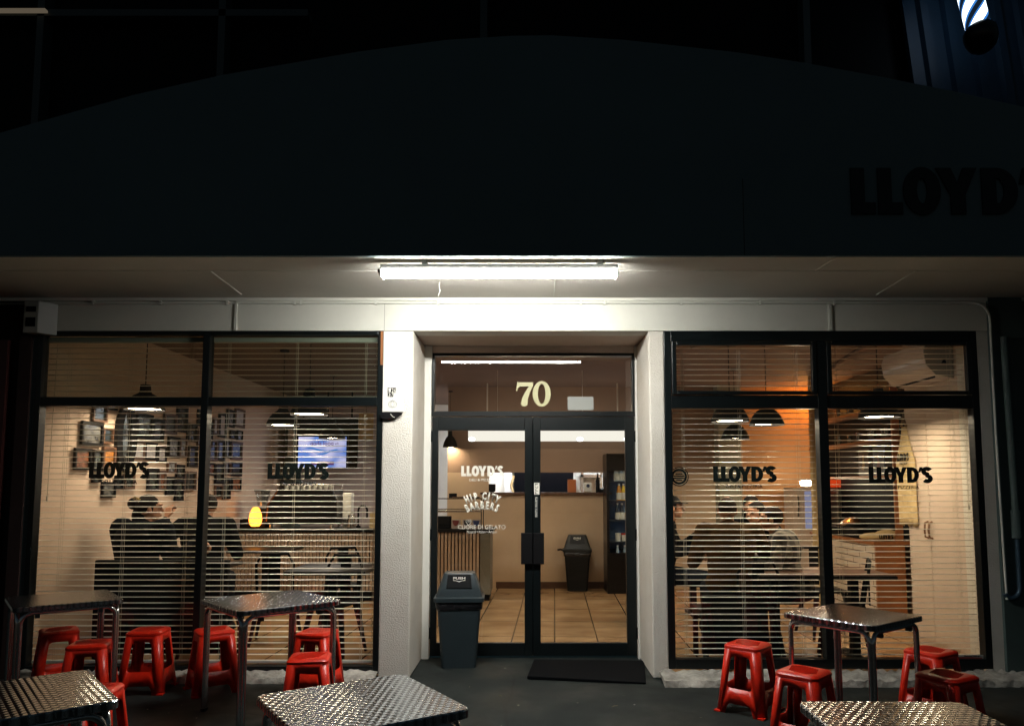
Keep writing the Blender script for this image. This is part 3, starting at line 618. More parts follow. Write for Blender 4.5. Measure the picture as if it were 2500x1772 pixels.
for kx in (-1, 1):
    lg.tube([Vector((a.x + kx * .010 + .024 * math.cos(2 * math.pi * i / 24), YP - .013, a.z + .026 * math.sin(2 * math.pi * i / 24))) for i in range(25)], .0009, 4)
lg.tube([Vector((a.x + .034 * x, YP - .013, a.z + .036 * z)) for x, z in ((0, 1), (1, 0), (0, -1), (-1, 0), (0, 1))], .0008, 4)
lg.build('line_logo', M['blk'], NP)
BK = thing('snapped_bracket', 'small black snapped bracket with torn tape at the pillar edge', 'bracket', onY(958, 1014, YP))
a = onY(940, 1020, YP); b_ = onY(982, 1008, YP)
bkm = MB(); bkm.plate([(a.x - .03, a.z - .002), (a.x + .01, a.z - .012), (a.x + .09, a.z - .006), (b_.x, b_.z - .012), (b_.x + .005, b_.z), (b_.x - .03, b_.z + .004), (a.x - .03, b_.z + .002)], [], lambda x, z: (x, YP - .03, z), lambda x, z: (x, YP - .004, z)); bkm.build('bracket_body', M['blk'], BK)
MB().tube([Vector((a.x + .05 + .035 * i / 8, YP - .034, a.z + .03 - .03 * math.sin(i / 8 * 1.5))) for i in range(9)], .003, 5).build('torn_tape', M['whitevinyl'], BK)

# ================================================================ LIGHT FITTING
a = onZ(927, 640, ZS); b_ = onZ(1512, 640, ZS)
yb = 4.95; ZL = ZS - .02; xa, xb = onY(930, 655, yb).x, onY(1508, 655, yb).x
LF = thing('fluorescent_batten', 'bright white fluorescent batten light under the canopy', 'light fitting', ((xa + xb) / 2, yb, ZS))
MB().box(xa, xb, yb - .05, yb + .05, ZL - .055, ZL - .012).build('housing', M['white'], LF, bevel=.012)
dm = MB(); prof = [(yb - .052, ZL - .0555), (yb - .054, ZL - .07), (yb - .036, ZL - .092), (yb, ZL - .098), (yb + .036, ZL - .092), (yb + .054, ZL - .07), (yb + .052, ZL - .0555)]
loft(dm, [[(x, y, z) for y, z in prof] for x in (xa + .012, xb - .012)]); dm.build('diffuser', M['tube'], LF, smooth=40)
ec = MB(); ec.box(xa, xa + .011, yb - .056, yb + .056, ZL - .10, ZL - .0555); ec.box(xb - .011, xb, yb - .056, yb + .056, ZL - .10, ZL - .0555); ec.build('end_cap', M['white'], LF, each=True)
cl = MB()
for i in range(6):
    x = xa + (xb - xa) * (i + .5) / 6; cl.box(x - .006, x + .006, yb - .058, yb - .0545, ZL - .062, ZL - .045)
for x in (xa + .3, xb - .12): cl.box(x - .02, x + .02, yb - .03, yb + .03, ZL - .012, ZS)
cl.build('clip', M['white'], LF, each=True)
MB().tube([(xa - .02, yb, ZL - .05), (xa + .01, yb, ZL - .05)], .014, 8).build('cable_gland', M['blk'], LF)
CN = thing('surface_conduit', 'thin white conduit running along the top of the header', 'conduit', (0, YP - .03, ZS - .04))
zc = ZS - .042
cm = MB(); cm.tube([(-5.2, YP - .016, zc - .01), (-2.2, YP - .016, zc), (3.62, YP - .016, zc)], .0085, 8); cm.tube([(-2.4, YP - .014, zc + .012), (2.6, YP - .014, zc + .013)], .006, 6)
pp = [Vector((3.62 + .14 * math.sin(R(i * 9)), YP - .016 - .03 * min(1, i / 5), zc - .14 + .14 * math.cos(R(i * 9)))) for i in range(11)]
xq = onY(2414, 830, YP - .05).x
cm.tube(pp + [Vector((pp[-1].x, YP - .046, 1.9)), Vector((pp[-1].x + .01, YP - .046, 1.0)), Vector((pp[-1].x + .015, YP - .046, .62))], .0095, 8)
cm.build('tube', M['header'], CN, smooth=60)
sdl = MB()
for px in (228, 392, 555, 720, 735, 918, 1070, 1418, 1476, 1663, 1856, 2036): a = onY(px, 730, YP - .02); sdl.box(a.x - .009, a.x + .009, YP - .027, YP - .002, zc - .014, zc + .016)
sdl.build('saddle_clip', M['header'], CN, each=True)
WT = thing('dangling_wire', 'thin loose wire dangling from the soffit beside the light fitting', 'wire', onZ(1075, 690, ZS))
a = onZ(1073, 690, ZS); MB().tube([a, a + Vector((-.004, 0, -.03)), a + Vector((.004, .01, -.06)), a + Vector((-.012, .01, -.10))], .0022, 5).build('wire', M['white'], WT)
# alarm box
a = onY(80, 770, YP - .1); AB = thing('alarm_box', 'white wall box with two dark windows at the left end of the header', 'alarm box', (a.x, YP, a.z))
x0 = onY(57, 770, YP - .12).x; x1 = onY(93, 770, YP - .12).x; z0 = onY(80, 812, YP - .12).z; z1 = onY(80, 733, YP - .12).z
ab = MB(); ab.plate([(x0, YP - .12), (x1, YP - .12), (x1 + .085, YP - .001), (x0, YP - .001)], [], lambda x, y: (x, y, z0), lambda x, y: (x, y, z1)); ab.build('case', mat('weathered_white', (.34, .35, .33), .5), AB, bevel=.006)
dw = MB(); dw.box(x0 + .02, x1 - .02, YP - .1225, YP - .1195, z0 + .17, z0 + .215); dw.box(x0 + .02, x1 - .02, YP - .1225, YP - .1195, z0 + .05, z0 + .125); dw.build('dark_window', M['blk'], AB, each=True)

# right side: downpipe, cladding, barber pole
DP = thing('downpipe', 'dull grey downpipe on the dark corrugated wall at the far right', 'pipe', (4.2, YP - .02, 0))
x = onY(2470, 1100, YP - .03).x
MB().tube([(x - .02, YP - .04, 2.72), (x, YP - .04, 1.32)], .03, 12).tube([(x, YP - .04, 1.32), (x, YP - .04, 1.1)], .042, 12).build('pipe', M['greenwall'], DP, smooth=50)
MB().tube([(x, YP - .04, 1.1), (x - .0, YP - .04, .72)] + [Vector((x - .0 - .07 + .07 * math.cos(R(-i * 18)), YP - .04, .72 + .09 * math.sin(R(-i * 18)))) for i in range(1, 9)], .02, 10).build('hook_pipe', mat('dull_blue_metal', (.05, .09, .13), .4, .5), DP, smooth=50)
CW = thing('corrugated_cladding', 'dark corrugated metal cladding on the building to the right', 'cladding', (5, YP + .2, 0))
def corr(mb, x0, x1, z0, z1, Y, pitch=.19, d=.03, lean=0):
    x = x0; pts_ = []
    while x < x1: pts_ += [(x, Y), (x + pitch * .5, Y), (x + pitch * .6, Y - d), (x + pitch * .9, Y - d)]; x += pitch
    loft(mb, [[(px_, py_, z0) for px_, py_ in pts_] + [(pts_[-1][0], Y + .05, z0), (pts_[0][0], Y + .05, z0)], [(px_ - lean, py_, z1) for px_, py_ in pts_] + [(pts_[-1][0] - lean, Y + .05, z1), (pts_[0][0] - lean, Y + .05, z1)]])
c_ = MB(); corr(c_, 4.05, 7.5, 0, ZS - .06, YP + .02); c_.build('lower_sheet', M['greenwall'], CW)
YQ = YP + .08
xa_ = onY(2272, 180, YQ); c_ = MB(); corr(c_, xa_.x, 7.5, ZS + .4, 7.4, YQ, .21, .04, lean=.38); c_.build('upper_sheet', mat('pole_lit_cladding', (.012, .042, .085), .5, .1, noise=.2), CW)  # the barber pole's blue light is put into the upper sheet's colour
pb = onY(2388, 66, YP - .42)
BP = thing('barber_pole', 'glowing blue and white striped barber pole with a black dome at the top right', 'barber pole', pb)
def tilt(o): o.rotation_euler = (R(-3), R(-9), 0)
cyl = MB(); cyl.lathe([(.088, 0), (.088, .62)], (0, 0, 0), 32)
o = MB(); me_ = cyl.build('striped_cylinder', M['barber'], None, smooth=50); me_.parent = BP; me_.location = (0, 0, 0); me_.rotation_euler = (0, 0, R(200))
dm = MB(); dm.lathe([(.001, -.215), (.05, -.21), (.09, -.18), (.115, -.13), (.122, -.08), (.118, -.04), (.10, -.012), (.09, .0)], (0, 0, 0), 28); d_ = dm.build('black_dome', M['blkgloss'], None, smooth=50); d_.parent = BP
dm = MB(); dm.lathe([(.09, .62), (.12, .64), (.12, .7), (.06, .8), (.001, .82)], (0, 0, 0), 28); d_ = dm.build('cap', M['blkgloss'], None, smooth=50); d_.parent = BP
dm = MB(); dm.box(-.02, .02, 0, .44, .68, .72); d_ = dm.build('wall_bracket', M['blk'], None); d_.parent = BP
tilt(BP)
# neighbouring dark frontage on the left
NL = thing('neighbour_frontage', 'unlit dark reddish shopfront at the far left edge', 'shopfront', (-5, YP, 0))
MB().box(-8, -4.17, YP + .05, YP + .35, 0, ZS).build('wall', M['darkwall'], NL)
nf = MB(); frameXZ(nf, -7.2, -4.25, .1, 2.7, .07, .07, .07, .3, YP - .02, YP + .05); nf.box(-7.13, -4.32, YP - .015, YP + .05, 2.02, 2.1); nf.build('frame', mat('dark_red_paint', (.05, .012, .01), .5), NL)
# ================================================================ OUTDOOR TABLES AND STOOLS
def make_table(label):
    T_ = thing('bistro_table', label, 'table', group='square steel tables set out on the pavement')
    h = .74; s = .30
    tp = MB(); loft(tp, [[(x, y, z) for x, y in rrect(s - i_, s - i_, .035, 5)] for z, i_ in ((h - .032, .004), (h - .030, 0), (h - .004, 0), (h, .004))]); 
    tp.build('tabletop', M['stop'], T_, smooth=30)
    for k in range(4):
        rim = MB(); m_ = Matrix.Rotation(k * math.pi / 2, 3, 'Z')
        for i in range(21):
            u = -.26 + .52 * i / 20; vs = [m_ @ Vector(p) for p in ((u - .0035, s - .001, h - .028), (u + .0045, s - .001, h - .028), (u + .007, s - .001, h - .006), (u - .001, s - .001, h - .006), (u - .0025, s + .0022, h - .026), (u + .0035, s + .0022, h - .026), (u + .006, s + .0022, h - .008), (u, s + .0022, h - .008))]
            rim.add(vs, [(4, 5, 6, 7), (0, 1, 5, 4), (1, 2, 6, 5), (2, 3, 7, 6), (3, 0, 4, 7)])
        rim.build('ribbed_edge', M['alu'], T_)
    r = .0135; zz = h - .032 - r; bend = .06; L_ = s - .03
    for k in range(4):
        m_ = Matrix.Rotation(k * math.pi / 2, 3, 'Z'); off = .014
        pts = [(-L_ + off, L_, 0.015), (-L_ + off, L_, zz - bend)] + [(-L_ + off + bend * (1 - math.cos(R(a_))), L_, zz - bend + bend * math.sin(R(a_))) for a_ in range(15, 90, 15)] + [(-L_ + off + bend, L_, zz), (L_ - off - bend, L_, zz)] + [(L_ - off - bend * (1 - math.cos(R(a_))), L_, zz - bend + bend * math.sin(R(a_))) for a_ in range(75, 0, -15)] + [(L_ - off, L_, zz - bend), (L_ - off, L_, .015)]
        MB().tube([m_ @ Vector(p) for p in pts], r, 10).build('leg_frame', M['alu'], T_, smooth=60)
    ft = MB(); 
    for a_ in (-1, 1):
        for b__ in (-1, 1): ft.lathe([(.016, 0), (.017, .02)], (a_ * L_, b__ * (L_ - .014), 0), 10); ft.lathe([(.016, 0), (.017, .02)], (a_ * (L_ - .014), b__ * L_, 0), 10)
    ft.build('foot_cap', M['bindark'], T_, each=True)
    bt = MB()
    for a_ in (-.17, .17): bt.box(a_ - .012, a_ + .012, L_ - .02, L_ + .01, zz - .035, zz - .012); bt.box(a_ - .012, a_ + .012, -L_ - .01, -L_ + .02, zz - .035, zz - .012)
    bt.build('bracket', M['bindark'], T_, each=True)
    return T_
def edge_table(pa, pb, side=.6, sgn=1):   # from two neighbouring corners of the top
    A, B = onZ(*pa, .74), onZ(*pb, .74); d = (B - A).normalized(); n = Vector((-d.y, d.x, 0)) * sgn; c = (A + B) / 2 + n * side / 2
    return c.x, c.y, math.atan2(d.y, d.x)
t1 = edge_table((31, 1484), (304, 1461), .63, 1); t4 = edge_table((215, 1633), (293, 1706), .6, -1); t6 = edge_table((1959, 1710), (2335, 1712), .58, -1)
tables = [ # centre x, y, rotation, plan scale, label
    (*t1, 1.05, 'dim steel table against the window, farthest left, with a stool pair under it'),
    (-1.759, 5.118, .749, 1.17, 'steel table standing beside the stucco pillar left of the door, two stools under it'),
    (-.60, 2.705, .583, .975, 'brightly lit steel table nearest the door, its swirl pattern clearly showing'),
    (*t4, 1.0, 'near steel table with a peach reflection, in front of the farthest left table'),
    (1.957, 4.539, .642, .965, 'steel table on four tube legs outside the right window with stools around it'),
    (*t6, .97, 'near steel table in front of the right window table, only its top showing'),
]
T0 = make_table(tables[0][4])
for i, (x, y, a, k, lb) in enumerate(tables):
    o = T0 if i == 0 else copy_tree(T0)
    o.location = (x, y, 0); o.rotation_euler = (0, 0, a); o.scale = (k, k, 1); o['label'] = lb
def make_stool(label):
    T_ = thing('plastic_stool', label, 'stool', group='red plastic stools around the outdoor tables')
    W0, W1, H_, C = .168, .122, .43, .034
    def hw_(z): return W0 + (W1 - W0) * z / H_
    mb = MB()
    for k in range(4):
        m_ = Matrix.Rotation(k * math.pi / 2, 3, 'Z')
        b0, b1 = hw_(0) - C, hw_(H_) - C
        zs = [0, .02, .4, H_]
        arch = [(-(b0 - .035), 0)] + [(-(b0 - .04) + .03 * (1 - math.cos(R(q))) * 1.0, .005 + .062 * math.sin(R(q))) for q in (20, 45, 70, 90)] + [((b0 - .04) - .03 * (1 - math.cos(R(q))), .005 + .062 * math.sin(R(q))) for q in (90, 70, 45, 20)] + [((b0 - .035), 0)]
        outer = [(-b0, 0)] + arch + [(b0, 0), (b1, H_), (-b1, H_)]
        def hx(z): return (hw_(z) - C) - .028
        hb, ht, rr_ = .165, .372, .022
        hole = []
        for (sx, zc_, zs_, a0) in ((1, ht, -1, 0), (-1, ht, -1, 90), (-1, hb, 1, 180), (1, hb, 1, 270)):
            for q in range(0, 91, 30):
                a_ = R(a0 + q); z_ = zc_ + zs_ * rr_ + rr_ * math.sin(a_); hole.append((sx * (hx(z_) - rr_) + rr_ * math.cos(a_), z_))
        mb.plate(outer, [hole], lambda s_, z: m_ @ Vector((s_, -hw_(z), z)))
        # rounded corner strip
        k0 = len(mb.v); nn = 4; zl = [0, H_]
        for z in zl:
            for i in range(nn + 1):
                a_ = R(-90 + 90 * i / nn); mb.v.append(m_ @ Vector((hw_(z) - C + C * math.cos(a_), -(hw_(z) - C) + C * math.sin(a_), z)))
        for i in range(nn): mb.f.append((k0 + i, k0 + i + 1, k0 + nn + 1 + i + 1, k0 + nn + 1 + i))
    mb.build('leg_frame', M['red'], T_, smooth=35, merge=True, solid=.005)
    st = MB(); rings = []
    for (z, ins, ) in ((H_ - .012, -.004), (H_ + .002, -.004), (H_ + .012, .006), (H_ + .016, .018)):
        w_ = W1 - ins; rings.append([(x, y, z) for x, y in rrect(w_, w_, max(.012, C - ins * .5), 5)])
    loft(st, rings)
    for i in range(-6, 7):    # moulded ribs of the seat
        a_ = i * .016; l_ = .088 - abs(a_) * .55
        m_ = Matrix.Rotation(R(45), 3, 'Z'); p0 = m_ @ Vector((a_, -l_, H_ + .0162)); p1 = m_ @ Vector((a_, l_, H_ + .0162)); st.tube([p0, p1], .0028, 5)
    st.build('seat', M['red'], T_, smooth=35)
    fm = MB()
    for a_ in (-1, 1):
        for b__ in (-1, 1): fm.cbox((a_ * (W0 - .016), b__ * (W0 - .016), .006), (.023, .023, .006))
    fm.build('foot', M['red'], T_, bevel=.003, each=True)
    return T_
stools = [ # centre on the seat in photo pixels, rotation, label
    (146, 1514, .62, 'dark red stool behind the farthest left table, against the window glass'),
    (222, 1566, .25, 'red stool with an open front tucked under the right side of the far left table'),
    (364, 1528, .12, 'red stool standing alone between the two left tables'),
    (524, 1530, .62, 'red stool left of the second table leg, in front of the window mullion'),
    (775, 1538, -.15, 'bright red stool under the second table, the rear one of its pair'),
    (756, 1599, .16, 'bright red stool in front of its twin under the second table'),
    (1826, 1568, .86, 'bright red stool nearest the door outside the right window'),
    (1962, 1634, .80, 'bright red stool between the right window table and the near table'),
    (2272, 1584, .55, 'dim red stool behind the right end of the right window table'),
    (2311, 1643, .50, 'dim red stool with glossy seat in front of the security sticker'),
    (150, 1762, .35, 'red stool mostly hidden under the near left steel table'),
    (222, 1748, .15, 'red stool whose leg shows right under the near left steel table'),
]
S0 = make_stool(stools[0][3])
for i, (px, py, a, lb) in enumerate(stools):
    o = S0 if i == 0 else copy_tree(S0)
    p = onZ(px, py, .446 if i < 10 else .3)
    if p.y > 5.64: p = Vector((p.x * 5.64 / p.y, 5.64, 0))
    o.location = (p.x, p.y, 0); o.rotation_euler = (0, 0, a); o['label'] = lb

# ================================================================ BINS AND MAT
def make_bin(label, loc, rz, mt, ml, htop=.80, hook=False):
    B_ = thing('push_bin', label, 'bin', group=None)
    def ring(w_, d_, z, r=.03): return [(x, y, z) for x, y in rrect(w_, d_, r, 4)]
    b = MB(); loft(b, [ring(.118, .10, .0), ring(.120, .10, .01), ring(.152, .125, .50), ring(.156, .128, .52)]); b.build('body', mt, B_, smooth=40)
    g_ = MB(); rg = []
    for z, e in ((.515, .008), (.50, .014), (.47, .012), (.455, .006)): rg.append([(x * (1 + e * 6), y * (1 + e * 6), z + .012 * math.sin(9 * x + 3) * math.cos(14 * y)) for x, y, _ in ring(.150, .124, z)])
    loft(g_, rg, cap=False); g_.build('bin_liner', M['binbag'], B_, smooth=60)
    l_ = MB(); loft(l_, [ring(.172, .145, .515, .03), ring(.174, .147, .53, .03), ring(.174, .147, .545, .03), ring(.160, .134, .555, .03), ring(.150, .125, .60, .03), ring(.112, .098, .72, .03), ring(.104, .09, .735, .025)]); l_.build('lid', ml, B_, smooth=40)
    fl_ = MB(); yo = lambda z: -(.125 + (.098 - .125) * (z - .60) / .12)
    fl_.plate([(-.088, .622), (.088, .622), (.078, .728), (-.078, .728)], [], lambda x, z: (x, yo(z) - .006, z), lambda x, z: (x, yo(z) + .004, z)); FP = fl_.build('swing_flap', M['bindark'], B_, bevel=.003)
    def pl(u, q, d): z = .690 + q * .018; return (-.042 + u * .084, yo(z) - .0072 - d, z)
    text('push_lettering', 'PUSH', 0, 1, 0, 1, 0, M['whitevinyl'], FP, bold=.04, pl=pl)
    MB().plate([(-.042, .686), (-.042, .681), (-.022, .679), (0, .670), (.022, .679), (.042, .681), (.042, .686), (0, .677)], [], lambda x, z: (x, yo(z) - .0075, z), lambda x, z: (x, yo(z) - .0085, z)).build('arrow_mark', M['whitevinyl'], FP)
    if hook: MB().tube([(-.16, 0, .53), (-.20, -.02, .54), (-.235, -.03, .535)], .012, 7).build('lid_tab', M['bindark'], B_)
    B_.location = loc; B_.rotation_euler = (0, 0, rz); k = htop / .735; B_.scale = (1.22, 1.1, k)
    return B_
a = onZ(1119, 1628); make_bin('slate blue push-lid rubbish bin standing before the left door leaf', (a.x, a.y + .07, 0), R(3), M['binp'], M['binp'], .78)
a = onZ(1410, 1443); make_bin('dark push-lid bin against the rear wall inside the shop', (a.x, a.y + .02, .013), R(-4), M['bindark'], mat('dark_lid_plastic', (.010, .012, .013), .4), .80, hook=True)
DM_ = MB(); q = [onZ(1287, 1658), onZ(1577, 1670), onZ(1573, 1616), onZ(1304, 1613)]
DM_.plate([(p.x, p.y) for p in q], [], lambda x, y: (x, y, .016 + (.012 if abs(x - q[0].x) < .02 and y < 6.1 else 0)), lambda x, y: (x, y, .001)); props(DM_.build('doormat', M['rubber'], bevel=.004), 'black rubber doormat lying before the right door leaf', 'doormat')

# ================================================================ BLINDS
def blind(x0, x1, ztop, zbot, label, cords, wand=None, tiltdeg=0):
    B_ = thing('venetian_blind', label, 'blind', ((x0 + x1) / 2, YG + .06, ztop), group='cream venetian blinds in the shop windows')
    MB().box(x0, x1, YG + .03, YG + .085, ztop - .04, ztop).build('headrail', M['white'], B_)
    sl = MB(); z = ztop - .085; yb_ = YG + .058; t_ = R(tiltdeg)
    i = 0
    while z > zbot + .03:
        dz_ = .022 * math.sin(t_) + random.uniform(-.0008, .0008); hy = .021
        sag = random.uniform(-.002, .002)
        n = 6; vs = []; 
        for j in range(n + 1):
            x = x0 + (x1 - x0) * j / n; zz = z + sag * math.sin(math.pi * j / n)
            vs += [(x, yb_ - hy, zz - dz_ - .0012), (x, yb_, zz + .0026), (x, yb_ + hy, zz + dz_ - .0012), (x, yb_ + hy, zz + dz_ - .0022), (x, yb_, zz + .0014), (x, yb_ - hy, zz - dz_ - .0022)]
        fs = [(j * 6 + a_, j * 6 + (a_ + 1) % 6, (j + 1) * 6 + (a_ + 1) % 6, (j + 1) * 6 + a_) for j in range(n) for a_ in range(6)]
        sl.add(vs, fs); z -= .0452
    sl.build('slats', M['slat'], B_)
    MB().box(x0, x1, YG + .036, YG + .08, zbot, zbot + .022).build('bottom_rail', M['white'], B_, bevel=.004)
    cd = MB()
    for c in cords:
        for dy in (.033, .083): cd.tube([(c, YG + dy, ztop - .04), (c, YG + dy, zbot + .01)], .0013, 4)
        cd.tube([(c + .012, YG + .036, ztop - .04), (c + .012, YG + .036, zbot + .01)], .0011, 4)
    cd.build('ladder_cord', M['cord'], B_)
    if wand is not None:
        wx, wz = wand; MB().tube([(wx, YG + .028, ztop - .05), (wx - .02, YG + .028, wz)], .0022, 5).lathe([(.004, 0), (.007, .01), (.006, .035), (.002, .045)], (wx - .02, YG + .028, wz - .03), 8).build('pull_cord', M['cord'], B_)
    return B_
def bx(px): return onY(px, 1200, YG + .06).x
zb_ = onY(800, 1617, YG + .06).z
blind(bx(101), bx(496), ZH - .04, zb_ + .0, 'venetian blind in the left half of the left window over the picture wall', [bx(155), bx(306), bx(457)], (bx(128), 1.42))
blind(bx(503), bx(928), ZH - .04, zb_ + .0, 'venetian blind in the right half of the left window before the slatted counter', [bx(550), bx(718), bx(888), bx(915)], None)
blind(bx(1646), bx(1990), ZH - .04, zb_ + .02, 'venetian blind in the left half of the right window before the diners', [bx(1668), bx(1808), bx(1950)], (bx(1645), 1.38))
blind(bx(2012), bx(2389), ZH - .04, zb_ + .01, 'venetian blind in the right half of the right window before the cream cupboard', [bx(2046), bx(2366), bx(2330)], (bx(2364), 1.35))

# ================================================================ PENDANTS
def make_pendant(label):
    P_ = thing('pendant_lamp', label, 'lamp', group='black dome pendant lamps hanging inside')
    prof = [(.02, .26), (.045, .255), (.05, .19), (.058, .17), (.10, .145), (.145, .09), (.172, .03), (.180, 0)]
    inner = [(r_ - .006, z - .004) for r_, z in reversed(prof[1:])] + [(.001, .245)]
    sh = MB(); sh.lathe([(.001, .262)] + prof + [(.176, 0.0)] + inner[1:], cap=False); s_ = sh.build('lamp_shade', M['blk'], P_, smooth=40)
    MB().lathe([(.001, .020), (.172, .020), (.170, .026), (.001, .026)], cap=False, n=28).build('glowing_diffuser', M['bulb'], P_)
    MB().tube([(0, 0, .26), (0, 0, .83)], .004, 6).build('cord', M['blk'], P_)
    MB().lathe([(.05, .83), (.05, .848)], n=16).build('ceiling_rose', M['blk'], P_)
    return P_
pend = [ # rim centre px, py, depth, scale, label
    (353, 1001, 6.9, 1, 'pendant lamp with wide glowing rim in front of the picture wall'),
    (755, 1013, 7.0, 1, 'pendant lamp nearest the glass above the lit screen'),
    (690, 1040, 8.1, 1, 'pendant lamp hanging lower left of the one by the screen'),
    (811, 1071, 9.9, 1, 'pendant lamp over the counter overlapping the lit screen'),
    (1099, 1092, 11.0, .62, 'small pendant lamp seen through the left door leaf'),
    (1782, 1030, 7.0, 1, 'pendant lamp at upper left over the right-hand diners'),
    (1872, 1038, 7.7, 1, 'pendant lamp at the right of the trio over the diners'),
    (1795, 1072, 9.4, 1, 'lowest pendant lamp of the trio over the diners'),
    (2146, 1020, 6.7, 1, 'pendant lamp before the shelves of glasses'),
]
P0 = make_pendant(pend[0][4])
for i, (px, py, Y, k, lb) in enumerate(pend):
    o = P0 if i == 0 else copy_tree(P0)
    o.location = onY(px, py, Y); o.scale = (k, k, (ZC - o.location.z) / .848); o['label'] = lb
    if k != 1: o.scale = (k, k, min(1.0, (ZC - o.location.z) / .848))

# ================================================================ PICTURES ON THE LEFT WALL
XW = -3.985
pics = [(229,985,261,1030,'d'),(264,978,286,1001,'d'),(201,1030,250,1087,'f'),(253,1045,275,1083,'d'),(184,1094,221,1147,'b'),(229,1098,250,1150,'g'),(253,1090,281,1145,'o'),
 (335,1010,372,1072,'g'),(374,1023,399,1078,'d'),(327,1076,353,1120,'w'),(355,1080,383,1123,'w'),(386,1090,406,1128,'w'),(403,1010,431,1060,'d'),(434,990,457,1055,'g'),
 (412,1066,437,1117,'s'),(440,1070,456,1117,'s'),(459,1034,480,1078,'g'),(461,1088,482,1140,'d'),(410,1128,429,1154,'s'),(432,1134,450,1166,'g'),(362,1143,386,1198,'g'),(389,1148,404,1197,'b'),
 (407,1163,426,1208,'d'),(429,1170,447,1222,'g'),(450,1150,478,1198,'d'),(251,1176,281,1214,'f'),(283,1160,301,1193,'d'),(305,1150,328,1193,'g'),(227,1160,247,1178,'d'),
 (287,1010,0,0,'x'),(509,1030,518,1092,'w'),(522,1020,533,1062,'w'),(536,1008,552,1068,'w'),(555,1000,572,1043,'s'),(575,998,597,1044,'w'),(563,1050,577,1071,'g'),(580,1051,592,1075,'s'),
 (512,1072,530,1125,'d'),(532,1074,549,1125,'g'),(552,1076,564,1118,'d'),(566,1078,591,1122,'g'),(511,1130,524,1160,'b'),(527,1132,546,1180,'g'),(549,1128,563,1160,'d'),(566,1128,590,1162,'d'),(567,1166,588,1198,'b'),
 (526,1184,543,1216,'d'),(546,1166,562,1218,'g'),(458,990,0,0,'x'),(484,1000,498,1040,'g'),(484,1046,498,1090,'d'),(290,1165,0,0,'x')]
pm = {'d': mat('print_dark', (.015, .025, .026), .2, noise=.9, nscale=16), 'g': mat('print_grey_green', (.07, .085, .075), .2, noise=.8, nscale=14), 'w': mat('print_pale', (.62, .60, .64), .25, noise=.25, nscale=12),
      'b': mat('print_brown', (.30, .12, .06), .25, noise=.85, nscale=18), 'o': mat('print_orange', (.50, .20, .04), .3, noise=.7, nscale=9), 's': mat('print_silver', (.40, .43, .48), .2, noise=.9, nscale=22), 'f': mat('print_figures', (.16, .155, .14), .2, noise=.95, nscale=13)}
fcol = [M['blk'], M['darkwood'], M['blk']]
desc = {'d': 'dark print', 'g': 'grey green print', 'w': 'pale print', 'b': 'brown print', 'o': 'orange print', 's': 'silvery photograph', 'f': 'figure photograph'}
np_ = 0; ordn = 'first second third fourth fifth sixth seventh eighth ninth tenth eleventh twelfth thirteenth fourteenth fifteenth sixteenth'.split()
geo = []
for (x0, y0, x1, y1, kd) in pics:
    if kd == 'x': continue
    A = onX(x0, y0, XW + .02); B = onX(x1, y1, XW + .02); Cc = onX(x0, y1, XW + .02); D2 = onX(x1, y0, XW + .02)
    geo.append((A.y, B.y, (B.z + Cc.z) / 2, (A.z + D2.z) / 2, kd))
rowof = lambda g_: 0 if (g_[2] + g_[3]) / 2 > 2.18 else 1 if (g_[2] + g_[3]) / 2 > 1.92 else 2 if (g_[2] + g_[3]) / 2 > 1.72 else 3
for ya, yb2, zb2, zt_, kd in geo:
    me_row = sorted(g_[0] + g_[1] for g_ in geo if rowof(g_) == rowof((ya, yb2, zb2, zt_, kd))); k_ = me_row.index(ya + yb2)
    Y_ = (ya + yb2) / 2; Z_ = (zt_ + zb2) / 2; np_ += 1
    Fm = thing('picture_frame', f"framed {desc[kd]}, {ordn[min(k_, 15)]} from the window in the {('topmost', 'second', 'third', 'lowest')[rowof((ya, yb2, zb2, zt_, kd))]} row of the wall", 'picture', (XW, Y_, Z_), group='framed pictures on the left wall')
    w_ = min(.035, (zt_ - zb2) * .12)
    f_ = MB(); f_.box(XW + .004, XW + .028, ya, ya + w_, zb2, zt_); f_.box(XW + .004, XW + .028, yb2 - w_, yb2, zb2, zt_); f_.box(XW + .004, XW + .028, ya + w_, yb2 - w_, zt_ - w_, zt_); f_.box(XW + .004, XW + .028, ya + w_, yb2 - w_, zb2, zb2 + w_)
    f_.build('frame', fcol[np_ % 3], Fm)
    MB().box(XW + .002, XW + .012, ya + w_, yb2 - w_, zb2 + w_, zt_ - w_).build('print', pm[kd], Fm)
# oval mirror
A = onX(283, 1060, XW + .02); B = onX(333, 1060, XW + .02); zt_ = onX(308, 985, XW + .02).z; zb2 = onX(308, 1150, XW + .02).z; yc_ = (A.y + B.y) / 2; zc_ = (zt_ + zb2) / 2
OM = thing('oval_mirror', 'tall oval mirror in a thick black frame among the pictures', 'mirror', (XW, yc_, zc_), group=None)
ry_, rz_ = abs(B.y - A.y) / 2, (zt_ - zb2) / 2
MB().plate(circ(ry_, 40, yc_, zc_, rz_), [circ(ry_ - .10, 36, yc_, zc_, rz_ - .07)], lambda y, z: (XW + .035, y, z), lambda y, z: (XW + .003, y, z)).build('frame', M['blk'], OM)
MB().plate(circ(ry_ - .10, 36, yc_, zc_, rz_ - .07), [], lambda y, z: (XW + .012, y, z), lambda y, z: (XW + .002, y, z)).build('mirror_glass', mat('silvered_glass', (.4, .42, .4), .08, 1), OM)

